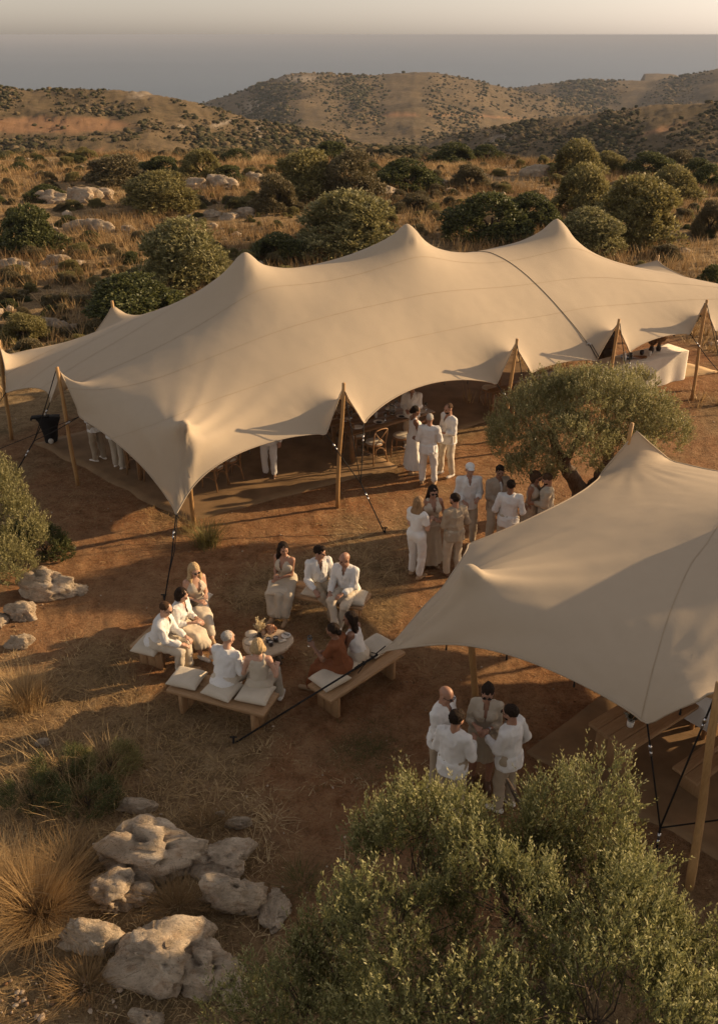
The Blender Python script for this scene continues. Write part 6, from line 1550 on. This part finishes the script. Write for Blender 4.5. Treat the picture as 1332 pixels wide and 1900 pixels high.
def scatter(n, x0, x1, y0, y1, fn):
    x = rs.uniform(x0, x1, n); r = np.sqrt(rs.uniform(y0**2, y1**2, n)); y = r; x = x*(y/ y1); k = fn(x, y) > rs.uniform(0, 1, n); x = x[k]; y = y[k]
    return np.stack([x, y, terrain(x, y)-.01], 1)
def far_fn(x, y):
    P = np.stack([x, y, 0*x], -1); return (1-dirt_mask(x, y))*np.clip(.75+fbm(P/4., 3, 13), .05, 1)
b = scatter(17000, -38, 38, 22, 82, far_fn); hh = .20+.16*np.random.RandomState(1).uniform(0, 1, len(b))*(1+vnoise(b/5., 3)); 
grass_obj('dry_grass', b, 9, hh*1.5+.12, .034, 2, .16+0*hh, .55, 1, gm.m)
def left_fn(x, y): return (1-dirt_mask(x, y))*(x < 1.5)*np.where(y < 7.5, .45, .9)
b = scatter(8000, -11, 2, 4.5, 17, left_fn); hh = .04+.10*rs.uniform(0, 1, len(b))**2
grass_obj('straw_grass', b, 8, hh, .010, 3, .16+0*hh, 2.6, 2, gm.m, tb_=(.3, 1.2))
def dirt_fn(x, y): P = np.stack([x, y, 0*x], -1); return np.clip(fbm(P/1.5, 3, 19)*1.6+.05, 0.05, .9)*np.where((y < 11) & (x > -1), .4, 1)
b = scatter(12000, -14, 16, 4.5, 22, dirt_fn); hh = .018+.045*rs.uniform(0, 1, len(b))
grass_obj('straw_litter', b, 9, hh, .0095, 4, .20+0*hh, 3.4, 1, gm.m, tb_=(.25, 1.15))
def tuft(px, py, h, spread, n, label, m, seed, w_=.006, lean=.7, tb_=(.3, 1.), cat='grass tuft', curve=.6):
    p = on_ground(px, py); t = thing('grass_tuft', label, cat, p)
    o = grass_obj('blades', np.zeros((1, 3)), n, np.array([h]), w_, seed, np.array([spread]), lean, 4, m, parent=t, tb_=tb_, curve=curve); return t
tuft(72, 1700, .66, .26, 1100, 'big golden grass tuft at the lower left, taller than the rocks beside it', gm.m, 6, .006, 1.0, (.1, .75))
tuft(8, 1660, .60, .22, 600, 'golden tuft at the left edge behind the big one', gm.m, 7, .007, .8)
tuft(48, 1310, .58, .22, 900, 'yellow grass tuft at the left edge below the small sunlit rock', gm.m, 8, .006, .7)
tuft(385, 1010, .50, .22, 420, 'green and yellow grass clump at the foot of the tent\'s corner pole', gg.m, 9, .012, .7, (.4, 1))
tuft(350, 985, .35, .12, 160, 'small yellow clump just behind the green and yellow one', gm.m, 10, .010, .6)
tuft(130, 1620, .40, .25, 420, 'brown dry tuft left of the uppermost slab', gm.m, 11, .007, .9, (0, .6))
tuft(330, 1690, .26, .22, 520, 'rust coloured grass growing between the foreground rocks', gm.m, 12, .005, 1.3, (0, .5))
tuft(160, 1830, .25, .25, 380, 'thin brown grass below the squat boulder', gm.m, 13, .005, 1.2, (0, .6))
tuft(385, 1530, .18, .25, 300, 'short brown grass above the gap between two slabs', gm.m, 14, .005, 1.2, (0, .5))
tuft(560, 1640, .2, .2, 200, 'short grass beside the thin pale rock', gg.m, 15, .005, 1.2, (.2, .8))
for k, (x, y, l) in enumerate([(115, 1440, 'dark scrubby bush with dead stalks at the left'), (205, 1430, 'green feathery bush right of the scrubby one'), (165, 1500, 'low dark bush above the big golden tuft'), (60, 1490, 'shadowy bush at the left edge above the golden tuft')]):
    p = on_ground(x, y); r = thing('shrub', l, 'shrub', p); s_ = (.42, .40, .42, .40)[k]
    lob = [((0, 0, s_*.4), (s_*.8, s_*.7, s_*.5)), ((s_*.5, .1, s_*.35), (s_*.45,)*2+(s_*.4,)), ((-s_*.5, 0, s_*.3), (s_*.45,)*2+(s_*.35,))]
    link('crown', crown_mesh('crown', lob, 700, 12, .030, .008, (.10, .22), 60+k, .5, .3, .3, .01, .08), LM['dark' if k != 1 else 'olive'], r); link('trunk', PR['dark'][1][1], MAT['bark'], r, scale=.5)
    grass_obj('dead_stalks', np.zeros((1, 3)), 110, np.array([.5]), .008, 70+k, np.array([.45]), .7, 4, gm.m, parent=r, tb_=(.5, 1))
# dark green low cover in the clearing
p = on_ground(680, 1392); b = np.stack([rs.normal(0, .28, 260)+p.x, rs.normal(0, .28, 260)+p.y, np.zeros(260)], 1); b[:, 2] = terrain(b[:, 0], b[:, 1])
grass_obj('short_grass', b, 8, np.full(260, .04), .005, 21, np.full(260, .08), 1.6, 2, gg.m, tb_=(.1, .7))
# pebbles
ico = bmesh.new(); bmesh.ops.create_icosphere(ico, subdivisions=1, radius=1); iv = np.array([v.co for v in ico.verts]); if_ = np.array([[v.index for v in f.verts] for f in ico.faces]); ico.free()
def pebbles(name, P, s_, m, seed, flat=.6):
    r_ = np.random.RandomState(seed); n = len(P); sc = s_[:, None]*np.stack([r_.uniform(.7, 1.3, n), r_.uniform(.6, 1.2, n), r_.uniform(.4, .8, n)*flat/.6], 1)
    V = iv[None]*sc[:, None]*(1+r_.uniform(-.22, .22, (n, len(iv), 1))); a = r_.uniform(0, 2*pi, n); c, s__ = np.cos(a)[:, None], np.sin(a)[:, None]
    X = V[..., 0]*c-V[..., 1]*s__; Y = V[..., 0]*s__+V[..., 1]*c; V = np.stack([X, Y, V[..., 2]], -1)+P[:, None]
    F = (if_[None]+(np.arange(n)*len(iv))[:, None, None]).reshape(-1, 3)
    o = link(name, mesh_np(name, V.reshape(-1, 3), F, False, np.repeat(r_.uniform(0, 1, n), len(iv))), m); o['kind'] = 'stuff'; return o
pm = NT('pebble_stone'); pm.color(pm.ramp(pm.attr('tint'), [(0, (.14, .07, .035)), (.5, (.30, .20, .12)), (1, (.50, .40, .29))])).rough(.9, .15)
b = scatter(9000, -15, 17, 4.5, 26, lambda x, y: np.clip(.4+.5*fbm(np.stack([x, y, 0*x], -1)/2, 2, 8), .05, 1)); pebbles('pebbles', b+np.array([0, 0, .012]), .006+.018*rs.uniform(0, 1, len(b))**4, pm.m, 3)
q = [on_ground(rs.uniform(0, 230), rs.uniform(1815, 1900)) for _ in range(90)]; pebbles('pebbles', np.array([tuple(v_) for v_ in q])+np.array([0, 0, .015]), .012+.035*rs.uniform(0, 1, len(q))**3, pm.m, 4)
# scrub over the far slopes: one mass of small rounded bushes, instanced by geometry nodes
r_ = np.random.RandomState(99); n = 260000; az = r_.uniform(-.52, .52, n); rr = 80*np.exp(r_.uniform(0, 1, n)**.9*np.log(1400/80.)); x = rr*np.sin(az); y = rr*np.cos(az); z = terrain(x, y)
P = np.stack([x, y, z*0], -1); dens = fbm(P/np.interp(rr, [80, 1300], [8, 60])[:, None], 4, 51)+.35*fbm(P/np.interp(rr, [80, 1300], [4, 30])[:, None], 2, 52)
px_, py_ = project((x, y, z)); fieldm = ((((px_-90)/170)**2+((py_-232)/19)**2 < 1) & (rr < 400))
keep = (dens > -.5) & (z > SEA_Z+2) & (px_ > -90) & (px_ < 1425) & ~(fieldm & (r_.uniform(0, 1, n) > .05)) & (r_.uniform(0, 1, n) < np.where(rr < 330, np.clip(.55+dens*.8, .35, 1), np.clip(.26+dens*.75, .14, .8)))
# only what faces the picture
x, y, z, rr, dens = x[keep], y[keep], z[keep], rr[keep], dens[keep]; s_ = np.where(rr < 330, .16+.55*r_.uniform(0, 1, len(x))**4, .22+.6*r_.uniform(0, 1, len(x))**2.5)*np.interp(rr, [78, 200, 500, 1300], [.8, 1.1, 1.7, 3.2])*(1+.6*np.clip(dens, 0, 1))
me = bpy.data.meshes.new('hillside_scrub'); me.vertices.add(len(x)); me.vertices.foreach_set('co', np.stack([x, y, z+s_*.2], 1).astype(np.float32).ravel())
a = me.attributes.new('size', 'FLOAT', 'POINT'); a.data.foreach_set('value', s_.astype(np.float32))
a = me.attributes.new('spin', 'FLOAT_VECTOR', 'POINT'); a.data.foreach_set('vector', np.stack([0*s_, 0*s_, r_.uniform(0, 6.28, len(s_))], 1).astype(np.float32).ravel())
sm = NT('hill_scrub_leaf'); sm.color(sm.ramp(sm.rand(), [(0, (.050, .048, .022)), (.5, (.080, .072, .034)), (.72, (.12, .095, .05)), (1, (.24, .17, .09))])).rough(.9, .1)
sm.bump(sm.noise(2.5, 4, .8, sm.coord()), 1.0, .5)
hs = bpy.data.objects.new('hillside_scrub', me); COL.objects.link(hs); hs['kind'] = 'stuff'
ng = bpy.data.node_groups.new('scrub_scatter', 'GeometryNodeTree'); ng.interface.new_socket('Geometry', in_out='INPUT', socket_type='NodeSocketGeometry'); ng.interface.new_socket('Geometry', in_out='OUTPUT', socket_type='NodeSocketGeometry')
N_ = ng.nodes; Lk = ng.links; gi_ = N_.new('NodeGroupInput'); go_ = N_.new('NodeGroupOutput'); ip = N_.new('GeometryNodeInstanceOnPoints'); ic = N_.new('GeometryNodeMeshIcoSphere'); ic.inputs['Subdivisions'].default_value = 2
sp = N_.new('GeometryNodeSetPosition'); nz = N_.new('ShaderNodeTexNoise'); nz.inputs['Scale'].default_value = 2.4; nz.inputs['Detail'].default_value = 3
vm = N_.new('ShaderNodeVectorMath'); vm.operation = 'SUBTRACT'; vm.inputs[1].default_value = (.5, .5, .5); vs = N_.new('ShaderNodeVectorMath'); vs.operation = 'MULTIPLY'; vs.inputs[1].default_value = (1.5, 1.5, 1.0)
Lk.new(nz.outputs['Color'], vm.inputs[0]); Lk.new(vm.outputs[0], vs.inputs[0]); Lk.new(vs.outputs[0], sp.inputs['Offset']); Lk.new(ic.outputs['Mesh'], sp.inputs['Geometry'])
tf = N_.new('GeometryNodeTransform'); tf.inputs['Scale'].default_value = (1, .9, .62); Lk.new(sp.outputs[0], tf.inputs['Geometry'])
smt = N_.new('GeometryNodeSetMaterial'); smt.inputs['Material'].default_value = sm.m; Lk.new(tf.outputs[0], smt.inputs['Geometry']); Lk.new(smt.outputs[0], ip.inputs['Instance'])
for nm, dt, sk in (('size', 'FLOAT', 'Scale'), ('spin', 'FLOAT_VECTOR', 'Rotation')):
    na_ = N_.new('GeometryNodeInputNamedAttribute'); na_.data_type = dt; na_.inputs['Name'].default_value = nm; Lk.new(na_.outputs['Attribute'], ip.inputs[sk])
Lk.new(gi_.outputs[0], ip.inputs['Points']); Lk.new(ip.outputs[0], go_.inputs[0])
md = hs.modifiers.new('scatter', 'NODES'); md.node_group = ng
print('scrub', len(x))

# low scrub between the single shrubs of the plateau, and loose stones
def scatter_of(name, src, P, sc, kind_lab=None):
    n = len(P); me = bpy.data.meshes.new(name); me.vertices.add(n); me.vertices.foreach_set('co', np.asarray(P, np.float32).ravel())
    rr_ = np.random.RandomState(n); a = me.attributes.new('size', 'FLOAT_VECTOR', 'POINT'); a.data.foreach_set('vector', np.stack([sc, sc*rr_.uniform(.7, 1.2, n), sc*rr_.uniform(.4, .75, n)], 1).astype(np.float32).ravel())
    a = me.attributes.new('spin', 'FLOAT_VECTOR', 'POINT'); a.data.foreach_set('vector', np.stack([0*sc, 0*sc, rr_.uniform(0, 6.28, n)], 1).astype(np.float32).ravel())
    o = bpy.data.objects.new(name, me); COL.objects.link(o); o['kind'] = 'stuff'
    ng = bpy.data.node_groups.new(name, 'GeometryNodeTree'); ng.interface.new_socket('Geometry', in_out='INPUT', socket_type='NodeSocketGeometry'); ng.interface.new_socket('Geometry', in_out='OUTPUT', socket_type='NodeSocketGeometry')
    N_ = ng.nodes; Lk = ng.links; gi_ = N_.new('NodeGroupInput'); go_ = N_.new('NodeGroupOutput'); ip = N_.new('GeometryNodeInstanceOnPoints'); oi = N_.new('GeometryNodeObjectInfo'); oi.inputs['Object'].default_value = src; oi.inputs['As Instance'].default_value = True
    for nm, sk in (('size', 'Scale'), ('spin', 'Rotation')):
        na_ = N_.new('GeometryNodeInputNamedAttribute'); na_.data_type = 'FLOAT_VECTOR'; na_.inputs['Name'].default_value = nm; Lk.new(na_.outputs['Attribute'], ip.inputs[sk])
    Lk.new(gi_.outputs[0], ip.inputs['Points']); Lk.new(oi.outputs['Geometry'], ip.inputs['Instance']); Lk.new(ip.outputs[0], go_.inputs[0])
    md = o.modifiers.new('scatter', 'NODES'); md.node_group = ng; return o
def plat_pts(n, seed, y0=27, y1=150, thr=0.0):
    r_ = np.random.RandomState(seed); az = r_.uniform(-.55, .55, n); rr = y0*np.exp(r_.uniform(0, 1, n)*np.log(y1/y0)); x = rr*np.sin(az); y = rr*np.cos(az)
    k = (dirt_mask(x, y) < .3) & (fbm(np.stack([x, y, 0*x], -1)/6., 3, seed) > thr); x, y = x[k], y[k]; return np.stack([x, y, terrain(x, y)-.03], 1)
src = {}
for o in list(COL.objects):
    if o.name.startswith('crown') and o.parent and o.data.materials and o.parent.get('group') is None: src.setdefault(o.data.materials[0].name, o)
for nm_, sd_, n_, thr_ in (('dry_olive_leaf', 31, 2300, .24), ('lentisk_leaf', 32, 1500, .36), ('olive_leaf', 33, 1200, .30)):
    if nm_ in src:
        s0 = src[nm_]; P_ = plat_pts(n_, sd_, thr=thr_); r_ = np.random.RandomState(sd_)
        # the instanced crown is authored about one metre wide, so the scale is its width in metres
        scatter_of('low_scrub', s0, P_, (.35+.9*r_.uniform(0, 1, len(P_))**2)*np.interp(np.hypot(P_[:, 0], P_[:, 1]), [27, 60, 150], [.8, 1, 1.7]))
P_ = plat_pts(1500, 41, 27, 120, .1); r_ = np.random.RandomState(41); pm2 = rt2
pebbles('loose_stones', P_+np.array([0, 0, .04]), .05+.28*r_.uniform(0, 1, len(P_))**4, pm2, 12, .7)
tri = sum(sum(len(p.vertices)-2 for p in m.polygons)*(1) for m in {o.data for o in bpy.data.objects if o.type == 'MESH'}) if False else 0

_by = {}
for o in COL.objects:
    if o.get('group') == 'low shrubs dotted over the plateau': _by.setdefault(o['label'], []).append(o)
for l_, os_ in _by.items():
    if len(os_) > 1:
        os_.sort(key=lambda o: o.location.y)
        for k, o in enumerate(os_): o['label'] = l_+(', nearer' if k == 0 else ', farther' if k == len(os_)-1 else ', middle')
